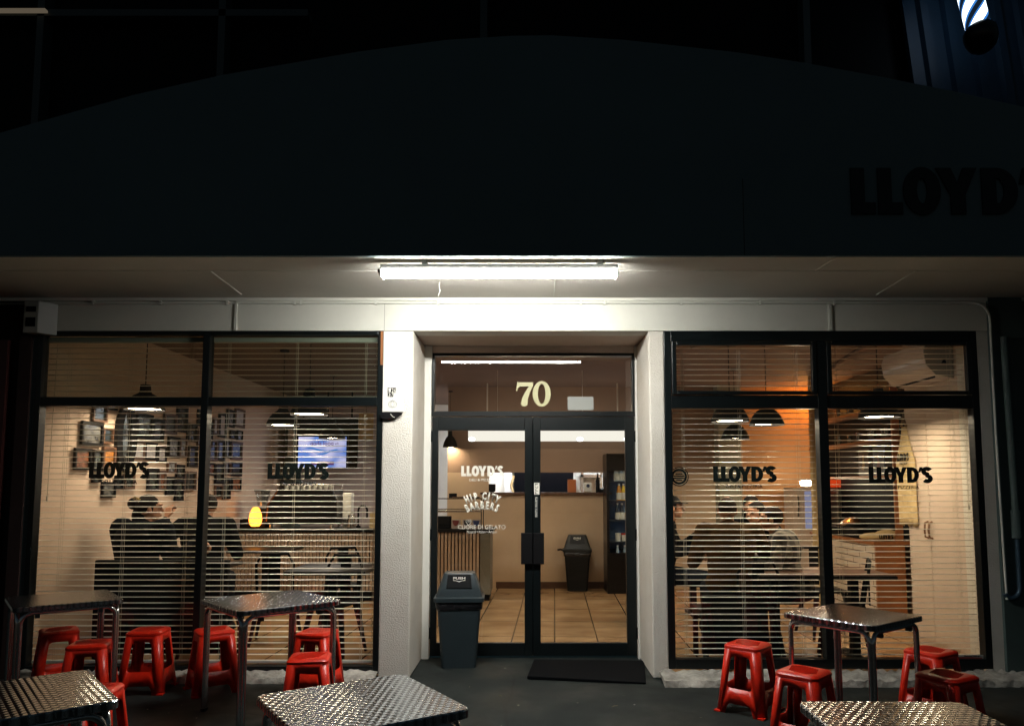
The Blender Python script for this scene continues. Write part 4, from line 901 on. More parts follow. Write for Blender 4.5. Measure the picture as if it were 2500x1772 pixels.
# ================================================================ COUNTER WITH SLATTED FRONT
YB = 9.85; xe = onY(1197, 1380, YB).x; xe0 = onY(1172, 1380, YB).x; zct = onY(800, 1291, YB).z
CT = thing('service_counter', 'long service counter with pale vertical slats on a black backing', 'counter', (-2.2, YB, 0))
MB().box(-3.98, xe - .01, YB + .03, YB + .65, .14, zct - .04).build('backing', M['blk'], CT)
sl = MB(); x = -3.975
while x < xe0: sl.box(x, x + .033, YB, YB + .029, .14, zct - .045); x += .047
sl.build('slat_front', M['slatwood'], CT)
MB().box(xe0 + .0, xe, YB - .001, YB + .66, .10, zct - .045).build('end_panel', mat('end_panel_paint', (.16, .15, .12), .5), CT)
MB().box(-3.98, xe + .04, YB - .05, YB + .68, zct - .04, zct).build('counter_top', M['blkgloss'], CT)
MB().box(-3.98, xe - .02, YB + .06, YB + .6, .013, .139).build('kickboard', M['blk'], CT)
# coffee machine (from behind)
a = onY(660, 1290, YB + .3); b_ = onY(835, 1195, YB + .3)
CM = thing('espresso_machine', 'big black espresso machine standing on the slatted counter', 'coffee machine', ((a.x + b_.x) / 2, YB + .3, zct))
z0, z1 = zct, b_.z; cmb = MB(); cmb.plate([(a.x, z0 + .06), (b_.x, z0 + .06), (b_.x - .01, z1 - .12), (b_.x - .06, z1), (a.x + .16, z1), (a.x + .02, z1 - .2)], [], lambda x, z: (x, YB + .05, z), lambda x, z: (x, YB + .6, z)); cmb.build('housing', M['blkgloss'], CM, bevel=.02)
gr_ = MB(); 
for (u0, u1) in ((a.x + .17, b_.x - .07),): gr_.tube([(u0, YB + .06, z1 + .0), (u0, YB + .06, z1 + .07), (u1, YB + .06, z1 + .07), (u1, YB + .06, z1)], .008, 8); gr_.tube([(u0, YB + .58, z1 + .0), (u0, YB + .58, z1 + .07), (u1, YB + .58, z1 + .07), (u1, YB + .58, z1)], .008, 8)
gr_.build('cup_rail', M['steel'], CM, smooth=60)
ft = MB()
for x in (a.x + .08, b_.x - .08):
    for y in (YB + .1, YB + .5): ft.lathe([(.025, 0), (.02, .06)], (x, y, zct), 10)
ft.build('foot', M['steel'], CM, each=True)
tr_ = MB(); tr_.tube([(a.x + .04, YB + .045, z0 + .1), (a.x + .05, YB + .045, z1 - .2), (a.x + .17, YB + .045, z1 - .01)], .012, 8); tr_.build('side_trim', mat('copper_trim', (.5, .2, .08), .25, 1), CM, smooth=60)
# cups along the top of the machine
def make_cup(label, group, mt, r=.036, h=.07):
    C_ = thing('cup', label, 'cup', group=group)
    MB().lathe([(.001, 0), (r * .72, .001), (r * .95, h * .6), (r, h), (r * .93, h), (r * .85, h * .5), (.001, h * .2)], cap=False, n=14).build('vessel', mt, C_, smooth=50); return C_
c0 = make_cup('upturned white cup in the row on top of the coffee machine', 'cups on the coffee machine', M['white'])
n_ = 9
for i in range(n_):
    o = c0 if i == 0 else copy_tree(c0); o['label'] = f'white cup on the coffee machine, {"first second third fourth fifth sixth seventh eighth ninth".split()[i]} from the grinder end'; o.location = (a.x + .24 + (b_.x - a.x - .36) * i / (n_ - 1), YB + .2, z1 + .001)
# grinder
a = onY(630, 1290, YB + .2); k_ = .0
GR = thing('coffee_grinder', 'black coffee grinder with a clear hopper glowing amber beside the espresso machine', 'grinder', (a.x, YB + .25, zct))
MB().cbox((a.x + .01, YB + .3, zct + .13), (.10, .11, .13)).build('body', M['blk'], GR, bevel=.015)
MB().lathe([(.05, 0), (.075, .03), (.085, .09), (.075, .17), (.045, .24), (.02, .26)], (a.x - .01, YB + .12, zct + .03), 18).build('amber_jar', M['amber'], GR, smooth=50)
MB().lathe([(.05, .26), (.06, .30), (.10, .48), (.105, .50), (.098, .50), (.05, .32)], (a.x + .01, YB + .3, zct), 18, cap=False).build('hopper', M['glasstumbler'], GR, smooth=50)
MB().lathe([(.11, .50), (.11, .52)], (a.x + .01, YB + .3, zct), 18).build('hopper_lid', M['blk'], GR)
KB = thing('knock_box', 'low black knock box left of the grinder on the counter', 'box', onY(600, 1285, YB + .2)); a = onY(608, 1290, YB + .2)
MB().cbox((a.x, YB + .2, zct + .06), (.10, .08, .06)).build('box', M['blk'], KB, bevel=.01); MB().tube([(a.x - .08, YB + .2, zct + .115), (a.x + .08, YB + .2, zct + .115)], .012, 8).build('bar', M['rubber'], KB)
# white card reader, sink things right of the machine
a = onY(845, 1290, YB + .25); z_ = onY(845, 1203, YB + .25).z
WP = thing('water_filter', 'white upright water filter at the right end of the coffee machine', 'appliance', (a.x, YB + .3, zct))
MB().cbox((a.x, YB + .35, (z_ + zct) / 2 + .06), (.06, .08, (z_ - zct) / 2 - .06)).build('case', M['white'], WP, bevel=.012); MB().cbox((a.x, YB + .35, zct + .06), (.05, .07, .06)).build('base', M['steel'], WP)
MJ = thing('milk_jug', 'pale tapering jug beside the water filter on the counter', 'jug', onY(858, 1290, YB + .1)); a = onY(858, 1290, YB + .12)
MB().lathe([(.001, 0), (.06, 0), (.065, .02), (.05, .14), (.045, .19), (.04, .19), (.001, .05)], (a.x, YB + .12, zct), 16, cap=False).build('vessel', M['steel'], MJ, smooth=50); MB().tube([(a.x + .05, YB + .12, zct + .16), (a.x + .09, YB + .12, zct + .13), (a.x + .06, YB + .12, zct + .05)], .006, 6).build('handle', M['steel'], MJ)
a = onY(885, 1290, YB + .3); HT = thing('hand_tap', 'black arched tap at the sink right of the espresso machine', 'tap', (a.x, YB + .3, zct))
MB().tube([(a.x - .06, YB + .3, zct), (a.x - .06, YB + .3, zct + .24)] + [Vector((a.x - .06 * math.cos(R(q)), YB + .3, zct + .24 + .06 * math.sin(R(q)))) for q in range(20, 181, 20)] + [Vector((a.x + .06, YB + .3, zct + .14))], .014, 8).build('spout', M['blk'], HT, smooth=60); MB().lathe([(.035, 0), (.03, .03)], (a.x - .06, YB + .3, zct), 12).build('base', M['blk'], HT)
a = onY(915, 1290, YB + .3); PB = thing('paper_stack', 'cream tilted stack of cards at the far end of the counter by the pillar', 'cards', (a.x, YB + .3, zct))
m_ = MB(); 
for i in range(5): m_.cbox((a.x + i * .012, YB + .25 + i * .02, zct + .10), (.06, .006, .10), R(8 * i))
m_.build('card', M['canvas'], PB, each=True)

# hanging menu panel and lit screen
YS = 11.6
a = onY(722, 1142, YS); b_ = onY(874, 1018, YS); MP = thing('menu_board', 'large blank black menu board hanging behind the lit screen', 'menu board', ((a.x + b_.x) / 2, YS, b_.z))
MB().box(a.x, b_.x, YS, YS + .05, a.z, b_.z).build('panel_board', M['blk'], MP)
hm = MB()
for x in (a.x + .1, (a.x + b_.x) / 2, b_.x - .1): hm.box(x - .012, x + .012, YS + .01, YS + .03, b_.z, ZC)
hm.build('hanger', M['blk'], MP, each=True)
YS2 = 11.4; a = onY(727, 1141, YS2); b_ = onY(846, 1066, YS2)
SC = thing('lit_screen', 'glowing pale blue screen with mirrored shop lettering behind the counter', 'screen', ((a.x + b_.x) / 2, YS2, a.z))
MB().box(a.x - .02, b_.x + .02, YS2 + .003, YS2 + .06, a.z - .02, b_.z + .02).build('bezel', M['blk'], SC)
m = bpy.data.materials.new('screen_picture'); m.use_nodes = True; t = m.node_tree; t.nodes.clear(); N = t.nodes; L = t.links
tc = N.new('ShaderNodeTexCoord'); nz = N.new('ShaderNodeTexNoise'); nz.inputs['Scale'].default_value = 3.2; nz.inputs['Detail'].default_value = 1; L.new(tc.outputs['Object'], nz.inputs['Vector'])
rp = N.new('ShaderNodeValToRGB'); rp.color_ramp.elements[0].position = .4; rp.color_ramp.elements[1].position = .56; rp.color_ramp.elements[0].color = (.14, .26, .72, 1); rp.color_ramp.elements[1].color = (.62, .60, .88, 1)
L.new(nz.outputs[0], rp.inputs[0]); em = N.new('ShaderNodeEmission'); em.inputs[1].default_value = .95; L.new(rp.outputs[0], em.inputs[0]); o_ = N.new('ShaderNodeOutputMaterial'); L.new(em.outputs[0], o_.inputs[0])
MB().box(a.x, b_.x, YS2, YS2 + .002, a.z, b_.z).build('display', m, SC)
wv = MB(); W_ = b_.x - a.x; Hh = b_.z - a.z
def wave(z0_, amp, ph, thick, x0_=.08, x1_=.85):
    up = [(a.x + W_ * (x0_ + (x1_ - x0_) * i / 20), a.z + Hh * z0_ + amp * math.sin(ph + i * .33) + thick * math.sin(math.pi * i / 20)) for i in range(21)]
    dn = [(a.x + W_ * (x0_ + (x1_ - x0_) * i / 20), a.z + Hh * z0_ + amp * math.sin(ph + i * .33) - thick * math.sin(math.pi * i / 20) - .0005) for i in range(20, -1, -1)]
    wv.plate(up + dn, [], lambda x, z: (x, YS2 - .001, z), lambda x, z: (x, YS2 - .002, z))
wave(.58, .025, .4, .018); wave(.5, .03, 3.0, .012, .3, .95); wv.build('wave_mark', emis('screen_blue', (.06, .22, .62), 1), SC)
pur = emis('screen_purple', (.12, .05, .16), 1)
text('lettering', 'pool shop', a.x + W_ * .25, a.x + W_ * .73, a.z + Hh * .68, a.z + Hh * .86, YS2 - .002, pur, SC, mirror=True, bold=.01)
text('lettering', 'the', a.x + W_ * .76, a.x + W_ * .84, a.z + Hh * .74, a.z + Hh * .82, YS2 - .002, pur, SC, mirror=True)
MB().box(a.x + W_ * .28, a.x + W_ * .75, YS2 - .002, YS2 - .001, a.z + Hh * .08, a.z + Hh * .2).build('banner_mark', pur, SC)
# cream sheets hanging right of the panel
a = onY(875, 1072, YS - .1); b_ = onY(912, 1008, YS - .1); PS = thing('paper_sheets', 'cream paper sheets pinned up right of the black panel', 'papers', ((a.x + b_.x) / 2, YS - .1, b_.z))
MB().box(a.x, b_.x, YS - .1, YS - .095, a.z, b_.z).build('sheet', M['canvas'], PS); MB().tube([(a.x - .05, YS - .09, b_.z), (b_.x + .05, YS - .09, b_.z)], .008, 6).tube([((a.x + b_.x) / 2, YS - .09, b_.z), ((a.x + b_.x) / 2, YS - .09, ZC)], .004, 5).build('rail', M['blk'], PS)
a = onY(700, 1200, 11.9); b_ = onY(730, 1045, 11.9); PC = thing('tall_cabinet', 'tall dark cabinet with pale side at the back left corner', 'cabinet', ((a.x + b_.x) / 2, 11.9, 0))
MB().box(a.x, b_.x, 11.75, 12.09, .013, b_.z).build('carcass', mat('dark_green_cabinet', (.05, .07, .06), .4), PC); MB().box(b_.x - .12, b_.x - .03, 11.735, 11.749, 2.0, b_.z - .03).build('pale_panel', M['white'], PC)
MB().box(b_.x - .3, b_.x - .28, 11.72, 11.749, .9, 1.2).build('handle', M['steel'], PC)

# ---- things seen through the doors: display case, hatch, fridge
DC = thing('display_case', 'glass counter-top display case with steel rails left of the door view', 'display case', (onY(1120, 1290, YB).x, YB + .3, zct))
xa, xb = onY(1050, 1250, YB + .05).x, onY(1175, 1250, YB + .05).x; z1 = onY(1120, 1218, YB + .05).z; z2 = onY(1120, 1246, YB + .05).z
dc = MB()
for x in (xa, xb):
    for y in (YB + .05, YB + .5): dc.box(x - .006, x + .006, y - .006, y + .006, zct, z1)
dc.box(xa, xb, YB + .045, YB + .06, z1, z1 + .008); dc.box(xa, xb, YB + .49, YB + .505, z1, z1 + .008)
dc.build('corner_post', M['blk'], DC, each=True)
MB().tube([(xa, YB + .05, z2 - .01), (xb, YB + .05, z2 - .01)], .011, 8).tube([(xa, YB + .05, z2 + .02), (xb, YB + .05, z2 + .02)], .006, 8).build('rail', M['steel'], DC)
MB().box(xa, xb, YB + .044, YB + .5, z1 + .009, z1 + .013).build('glass_top', M['pane'], DC)
a = onY(1086, 1290, YB + .15); OB = thing('payment_terminal', 'black payment terminal on the counter left of the gelato tubs', 'terminal', (a.x, YB + .2, zct)); z_ = onY(1086, 1260, YB + .1).z
MB().cbox((a.x - .02, YB + .2, (zct + z_) / 2), (.10, .06, (z_ - zct) / 2)).build('case', M['blk'], OB, bevel=.01); MB().cbox((a.x - .02, YB + .137, (zct + z_) / 2 + .02), (.08, .002, (z_ - zct) / 2 - .04)).build('display', M['blkgloss'], OB)
def tub(px, col, lb):
    a = onY(px, 1289, YB + .12); T_ = thing('gelato_tub', lb, 'tub', (a.x, YB + .12, zct), group='tubs in the display case'); w_ = .058
    h_ = onY(px, 1268, YB + .12).z - zct
    MB().cbox((a.x, YB + .14, zct + h_ / 2), (w_, .05, h_ / 2)).build('tub_body', mat('tub_' + lb.split()[0], (.35, .28, .24), .4), T_, bevel=.006)
    MB().plate([(a.x + .044 * math.cos(math.pi * i / 14), zct + h_ * .93 - .075 * math.sin(math.pi * i / 14)) for i in range(15)], [], lambda x, z: (x, YB + .088, z), lambda x, z: (x, YB + .0895, z)).build('half_round_label', mat('label_' + lb.split()[0], col, .5), T_)
tub(1113, (.16, .02, .015), 'maroon labelled tub beside the payment terminal'); tub(1140, (.01, .01, .012), 'black labelled tub in the middle of the display case'); tub(1163, (.02, .03, .10), 'navy labelled tub at the right end of the display case')
a = onY(1105, 1218, YB + .2); TR = thing('serving_tray', 'black serving tray with napkins lying on top of the display case', 'tray', (a.x, YB + .25, z1))
MB().cbox((a.x, YB + .25, z1 + .045), (.05, .05, .03)).build('napkin_box', M['blk'], TR); MB().cbox((a.x + .18, YB + .25, z1 + .022), (.18, .12, .008)).build('tray', M['darkwood'], TR)
# items on the hatch ledge and the kitchen behind
def item(name, label, cat, px0, py0, px1, Y, m_, bev=.01, ztop=None, dep=.06):
    A_ = onY(px0, py0, Y); B2 = onY(px1, py0, Y); o = thing(name, label, cat, ((A_.x + B2.x) / 2, Y, zl + .01))
    return o, (A_.x + B2.x) / 2, abs(B2.x - A_.x) / 2, A_.z
YL = YH + .02
o, x, hw2, z_ = item('card_box', 'orange cardboard box on the hatch ledge', 'box', 1386, 1170, 1406, YL, None); MB().cbox((x, YL, (zl + .01 + z_) / 2), (hw2, .04, (z_ - zl - .01) / 2)).build('box', mat('orange_card', (.45, .13, .03), .6), o, bevel=.004); MB().lathe([(.03, 0), (.03, .002)], (x, YL, z_), 12).build('lid', M['darkwood'], o)
o, x, hw2, z_ = item('white_canister', 'white canister with a round blue badge on the hatch ledge', 'canister', 1425, 1178, 1445, YL, None); MB().cbox((x, YL, (zl + .01 + z_) / 2), (hw2, .05, (z_ - zl - .01) / 2)).build('canister_body', M['white'], o, bevel=.02)
MB().plate(circ(.026, 20, x, (zl + z_) / 2 + .03), [], lambda xx, z: (xx, YL - .051, z), lambda xx, z: (xx, YL - .053, z)).build('round_badge', mat('badge_blue', (.02, .03, .08), .5), o)
o, x, hw2, z_ = item('oil_bottle', 'black long-necked bottle at the right of the hatch ledge', 'bottle', 1454, 1162, 1464, YL, None); MB().lathe([(.001, 0), (.03, 0), (.032, .13), (.028, .15), (.034, .16), (.02, .2), (.012, .24), (.012, .27), (.001, .272)], (x, YL, zl + .01), 14, cap=False).build('bottle_body', M['blk'], o, smooth=50); MB().lathe([(.014, .272), (.014, .285)], (x, YL, zl + .01), 10).build('cap', M['steel'], o)
o, x, hw2, z_ = item('pouring_kettle', 'small dark kettle with a curved spout beside the oil bottle', 'kettle', 1466, 1190, 1478, YL, None); MB().lathe([(.001, 0), (.04, 0), (.035, .05), (.015, .06), (.001, .065)], (x - .01, YL, zl + .01), 14, cap=False).build('pot', M['blk'], o, smooth=50); MB().tube([(x + .02, YL, zl + .03), (x - .02 + .05, YL, zl + .08), (x + .045, YL, zl + .17), (x + .08, YL, zl + .2)], .005, 6).build('spout', M['blk'], o)
o, x, hw2, z_ = item('till_screen', 'small black till screen at the left end of the hatch ledge', 'screen', 1193, 1181, 1210, YL, None); MB().cbox((x, YL, (zl + .02 + z_) / 2), (hw2, .02, (z_ - zl - .02) / 2)).build('case', M['blk'], o, bevel=.004); MB().cbox((x, YL, zl + .018), (.03, .04, .006)).build('stand', M['blk'], o)
YK = 12.6
KW = thing('kitchen_equipment', 'white cold store and steel racking glimpsed through the hatch', 'kitchen equipment', (0, YK, 0))
def kx(px): return onY(px, 1180, YK).x
MB().box(kx(1195), kx(1232), YK, YK + .5, .9, 2.3).build('white_panel', M['white'], KW); MB().box(kx(1232), kx(1251), YK - .1, YK + .4, .9, 2.3).build('fridge_door', mat('bright_enamel', (.85, .85, .85), .3), KW)
MB().box(kx(1256), kx(1398), YK - .2, YK + .4, .013, 2.4).build('dark_oven', mat('oven_navy', (.0008, .0012, .0025), .8, spec=.05), KW)
MB().box(kx(1398), kx(1500), YK + .3, YK + .4, .9, 2.3).build('tiled_panel', M['white'], KW)
kk = MB(); kk.box(kx(1418), kx(1470), YK, YK + .3, onY(1440, 1165, YK).z, onY(1440, 1158, YK).z); kk.box(kx(1418), kx(1424), YK, YK + .05, .9, 2.2); kk.box(kx(1466), kx(1470), YK, YK + .05, .9, 2.2); kk.build('steel_rack', M['steel'], KW)
MB().tube([Vector((kx(1252) + .02 * math.sin(i), YK - .3, 1.3 + i * .05)) for i in range(9)], .02, 8).build('hanging_cloth', M['canvas'], KW)
KL = thing('kitchen_ceiling_light', 'cool white strip light in the kitchen', 'light', (.2, YK - .6, 2.6)); MB().box(-1.0, 1.6, YK - .75, YK - .62, 2.6, 2.63).build('tube', M['kitchen'], KL); MB().box(-1.0, 1.6, YK - .78, YK - .59, 2.631, 2.68).build('housing', M['white'], KL); MB().box(.2, .24, YK - .7, YK - .66, 2.68, ZC).build('hanger', M['white'], KL)
# fridge
YF = 10.55; fx0 = onY(1482, 1300, YF).x; fx1 = fx0 + .62; fz = onY(1490, 1107, YF).z
FR = thing('drinks_fridge', 'tall black drinks fridge with lit shelves at the right of the door view', 'fridge', ((fx0 + fx1) / 2, YF + .25, 0))
fb = MB(); fb.box(fx0, fx0 + .035, YF, YF + .52, .013, fz); fb.box(fx1 - .035, fx1, YF, YF + .52, .013, fz); fb.box(fx0 + .035, fx1 - .035, YF, YF + .52, fz - .24, fz); fb.box(fx0 + .035, fx1 - .035, YF, YF + .52, .013, .58); fb.box(fx0 + .035, fx1 - .035, YF + .48, YF + .52, .58, fz - .24); FB = fb.build('cabinet', M['blkgloss'], FR)
MB().box(fx1 - .055, fx1 - .037, YF + .03, YF + .05, .6, fz - .26).build('light_strip', M['ledblue'], FR)
shf = MB(); zsh = [onY(1510, y, YF + .1).z for y in (1174, 1221, 1269, 1320, 1372)]
for z in zsh: shf.box(fx0 + .04, fx1 - .04, YF + .04, YF + .47, z - .012, z)
shf.build('shelf', mat('fridge_shelf', (.06, .07, .09), .4), FR, each=True)
MB().box(fx0 + .05, fx1 - .05, YF + .465, YF + .475, .6, fz - .25).build('back_liner', mat('fridge_liner', (.05, .08, .13), .5), FR)
quadXZ(fx0 + .04, fx1 - .04, .59, fz - .245, YF + .01).build('glass_door', M['pane'], FR)
def bottle(px, zi, col, lb, grp, h=.24, lit=0):
    a = onY(px, 1200, YF + .12); z_ = zsh[zi]; B_ = thing('drink_bottle', lb, 'bottle', (a.x, YF + .12, z_), group=grp)
    mt = mat('drink', col, .2, emit=col, es=lit) if lit else mat('drink', col, .25)
    MB().lathe([(.001, 0), (.034, 0), (.036, .10), (.034, .13), (.013, h * .9), (.001, h * .9)], (a.x, YF + .12, z_), 14, cap=False).build('bottle_body', mt, B_, smooth=50)
    MB().lathe([(.0365, .01), (.0375, .02), (.0375, .10), (.0365, .11)], (a.x, YF + .12, z_), 14, cap=False).build('paper_label', M['white'], B_); MB().lathe([(.015, h * .9), (.015, h)], (a.x, YF + .12, z_), 10).build('cap', M['white'], B_)
for i, (px, zi, col, lb) in enumerate([(1511, 1, (.75, .30, .02), 'orange juice bottle on the second fridge shelf'), (1522, 1, (.85, .55, .02), 'yellow juice bottle next to the orange one in the fridge'),
    (1505, 0, (.7, .85, .95), 'clear bottle at the left of the top fridge shelf'), (1515, 0, (.5, .65, .8), 'clear bottle in the middle of the top fridge shelf'), (1526, 0, (.6, .7, .8), 'clear bottle at the right of the top fridge shelf'),
    (1507, 2, (.02, .03, .05), 'dark bottle at the left of the third fridge shelf'), (1518, 2, (.02, .03, .05), 'dark bottle in the middle of the third fridge shelf'), (1528, 2, (.3, .45, .6), 'pale blue bottle at the right of the third fridge shelf'),
    (1506, 4, (.4, .5, .6), 'clear bottle at the left of the bottom fridge shelf'), (1524, 4, (.3, .4, .5), 'clear bottle at the right of the bottom fridge shelf')]):
    bottle(px, zi, col, lb, 'bottles in the drinks fridge')
for px, lb in ((1509, 'white squat carton on the fourth fridge shelf'), (1524, 'white carton with a red lid on the fourth fridge shelf')):
    a = onY(px, 1300, YF + .12); C_ = thing('food_carton', lb, 'carton', (a.x, YF + .12, zsh[3])); MB().lathe([(.036, 0), (.040, .09)], (a.x, YF + .12, zsh[3]), 16).build('carton_body', M['white'], C_, smooth=40); MB().lathe([(.042, .09), (.042, .11)], (a.x, YF + .12, zsh[3]), 16).build('lid', M['red'] if 'red' in lb else M['white'], C_)
lt_ = MB(); rnd = random.Random(4)
for i in range(130):
    x = rnd.uniform(-3.8, 3.6); y = rnd.uniform(2.6, 6.5) if abs(x) < .8 else rnd.uniform(2.6, 5.6); s_ = rnd.uniform(.003, .009); a_ = rnd.uniform(0, 6.3)
    vs = [(x + s_ * rnd.uniform(.6, 1.4) * math.cos(a_ + q), y + s_ * rnd.uniform(.6, 1.4) * math.sin(a_ + q), rnd.uniform(.001, .004)) for q in (0, 1.4, 2.9, 4.5)]
    lt_.add(vs, [(0, 1, 2, 3)])
props(lt_.build('litter', mat('pale_litter', (.42, .39, .30), .9, noise=.6, nscale=3)), kind='stuff')
lf = MB()
for i in range(9):
    x = rnd.uniform(-.7, .95); y = rnd.uniform(3.9, 6.4); a_ = rnd.uniform(0, 6.3); L1 = rnd.uniform(.02, .05)
    lf.tube([(x, y, .004), (x + L1 * .5 * math.cos(a_), y + L1 * .5 * math.sin(a_), .009), (x + L1 * math.cos(a_), y + L1 * math.sin(a_), .004)], .0016, 5)
props(lf.build('twigs', mat('dry_twig', (.30, .24, .15), .9)), kind='stuff')
# ================================================================ RIGHT-HAND ROOM
# built-in cupboard along the near right wall, apron, air conditioner
CB = thing('built_in_cupboard', 'cream built-in cupboard with bronze pull handles beside the right window', 'cupboard', (3.76, 6.3, 0))
XC = 3.72; yc0, yc1 = YP + .12, 7.24
MB().box(XC, 3.795, yc0, yc1, .013, ZC - .001).build('carcass', M['cupboard'], CB)
MB().box(XC - .016, XC - .001, yc0 + .05, yc0 + .085, .1, 2.5).build('dark_stile', M['darkwood'], CB)
MB().box(3.79, 3.8, YP + .085, yc1, .013, .014).build('base_strip', M['darkwood'], CB)
dmy = onX(2262, 1000, XC).y
pl_ = MB()
for (y0, y1) in ((yc0 + .01, dmy - .003), (dmy + .003, yc1 - .005)): pl_.box(XC - .014, XC - .001, y0, y1, .1, 2.36)
pl_.build('door', M['cupboard'], CB, bevel=.002, each=True)
hm = MB(); zz_ = onX(2262, 1292, XC).z
for s_ in (-1, 1):
    y = dmy + s_ * .035; hm.tube([(XC - .014, y, zz_ + .075), (XC - .045, y, zz_ + .065), (XC - .05, y, zz_), (XC - .045, y, zz_ - .065), (XC - .014, y, zz_ - .075)], .0085, 8)
hm.build('handle', M['bronze'], CB, smooth=60, each=True)
a = onX(2175, 905, XC - .06)
AC = thing('air_conditioner', 'large glossy white air conditioner high on the right wall', 'air conditioner', (XC - .12, 6.35, 2.5))
ay0, ay1 = 6.36, 7.14; z0 = 2.45; pr = [(XC - .015, z0 + .0), (XC - .17, z0 + .03), (XC - .25, z0 + .12), (XC - .27, z0 + .24), (XC - .24, z0 + .33), (XC - .015, z0 + .34)]
loft(MB(), [[(x, y, z) for x, z in pr] for y in (ay0 + .012, ay1)]).build('front_case', M['acw'], AC, smooth=40, bevel=.006)
loft(MB(), [[(x, y, z) for x, z in pr] for y in (ay0, ay0 + .0115)]).build('end_panel', M['acside'], AC)
lv = MB(); lv.add([(XC - .10, ay0 + .06, z0 + .012), (XC - .155, ay0 + .06, z0 + .024), (XC - .155, ay1 - .06, z0 + .024), (XC - .10, ay1 - .06, z0 + .012)], [(0, 1, 2, 3)]); lv = MB().box(XC - .155, XC - .15, ay0 + .05, ay1 - .05, z0 + .010, z0 + .026); lv.build('louvre_slot', M['blk'], AC)
MB().plate([(XC - .12, z0 + .13), (XC - .07, z0 + .13), (XC - .095, z0 + .175)], [], lambda x, z: (x, ay0 - .001, z), lambda x, z: (x, ay0 - .002, z)).build('warning_triangle', M['blk'], AC)
# apron
hk = onX(2203, 1022, XC - .03)
AP = thing('hanging_apron', 'cream canvas apron with black lettering hanging on the cupboard', 'apron', hk)
ya_ = onX(2238, 1280, XC - .03).y; yb_2 = onX(2197, 1280, XC - .03).y; zb2 = onX(2225, 1283, XC - .03).z; zt2 = onX(2215, 1040, XC - .03).z
ym = (ya_ + yb_2) / 2; wd = abs(yb_2 - ya_) / 2
am = MB(); rows = []
for i in range(15):
    v = i / 14; z = zt2 + (zb2 - zt2) * v; ww = wd * (.28 + .95 * min(1, v / .38) ** 1.3) if v < .38 else wd * 1.18
    rows.append([(XC - .03 - .012 * math.sin(j * 1.7 + v * 3) * v, ym + ww * (j / 8 - 1), z + .012 * math.cos(j * 1.3) * v) for j in range(17)])
k_ = 17; am.add([p for r_ in rows for p in r_], [(i * k_ + j, i * k_ + j + 1, (i + 1) * k_ + j + 1, (i + 1) * k_ + j) for i in range(14) for j in range(16)])
am.build('cloth', M['canvas'], AP, smooth=60, solid=.004)
MB().tube([(XC - .03, ym - wd * .28, zt2), (XC - .035, ym, zt2 + .09), (XC - .03, ym + wd * .28, zt2)], .012, 7).build('neck_strap', mat('brown_strap', (.16, .09, .04), .7), AP)
MB().tube([(XC - .02, ym, zt2 + .16), (XC - .03, ym + .01, zt2 + .13), (XC - .034, ym, zt2 + .09)], .004, 6).build('hook', M['steel'], AP)
za = onX(2216, 1115, XC - .03).z; hh_ = .075
def apl(u, q, d): return (XC - .046 - d, ym + wd * .8 - u * wd * 1.4, za - hh_ / 2 + q * hh_)
lloyd('lettering', 0, 1, 0, 1, 0, M['blk'], AP, fn=apl, depth=.002)
def apl2(u, q, d): return (XC - .046 - d, ym + wd * .5 - u * wd * .9, za - hh_ + q * .02)
text('lettering', "DELI & P", 0, 1, 0, 1, 0, M['blk'], AP, bold=.03, pl=apl2)

# counter on the right with picture-panel front, and shelves above
YE = 8.5; xl_, xr2 = onY(2140, 1400, YE).x, 4.5; ztop = onY(2180, 1322, YE).z
RC = thing('timber_counter', 'orange timber counter with a pale panelled front running back into the room', 'counter', ((xl_ + xr2) / 2, 9.6, 0))
MB().box(xl_ + .002, onY(2212, 1400, YE).x, YE, YE + .03, .013, ztop - .035).build('end_panel', M['wood'], RC)
MB().box(xl_ - .02, xr2, YE - .01, 11.05, ztop - .035, ztop).build('counter_top', M['wood'], RC)
m = mat('sketched_panels', (.62, .52, .42), .7); t, b = nodes_of(m); N = t.nodes; L = t.links
tc = N.new('ShaderNodeTexCoord'); sp = N.new('ShaderNodeSeparateXYZ'); cb = N.new('ShaderNodeCombineXYZ'); L.new(tc.outputs['Object'], sp.inputs[0]); L.new(sp.outputs[1], cb.inputs[0]); L.new(sp.outputs[2], cb.inputs[1])
br = N.new('ShaderNodeTexBrick'); br.inputs['Scale'].default_value = 1; br.inputs['Brick Width'].default_value = .34; br.inputs['Row Height'].default_value = .075; br.inputs['Mortar Size'].default_value = .006; br.inputs['Color1'].default_value = (.66, .56, .45, 1); br.inputs['Color2'].default_value = (.60, .50, .40, 1); br.inputs['Mortar'].default_value = (.10, .07, .05, 1); L.new(cb.outputs[0], br.inputs['Vector']); L.new(br.outputs[0], b.inputs['Base Color'])
MB().box(xl_ + .0, xl_ + .03, YE + .031, 11.05, .013, ztop - .036).build('panel_front', m, RC)
BG = thing('folded_bag', 'white cloth bag with black lettering lying on the timber counter', 'bag', (xl_ + .2, YE + .25, ztop))
bgm = MB(); bgm.ell((xl_ + .12, YE + .2, ztop + .045), (.22, .12, .05), 18, 8); bgm.ell((xl_ + .26, YE + .25, ztop + .07), (.14, .12, .055), 16, 8); bgm.build('cloth', M['canvas'], BG, remesh=.02); a_ = ztop
lloyd('lettering', xl_ + .08, xl_ + .24, ztop + .03, ztop + .075, YE + .068, M['blk'], BG)
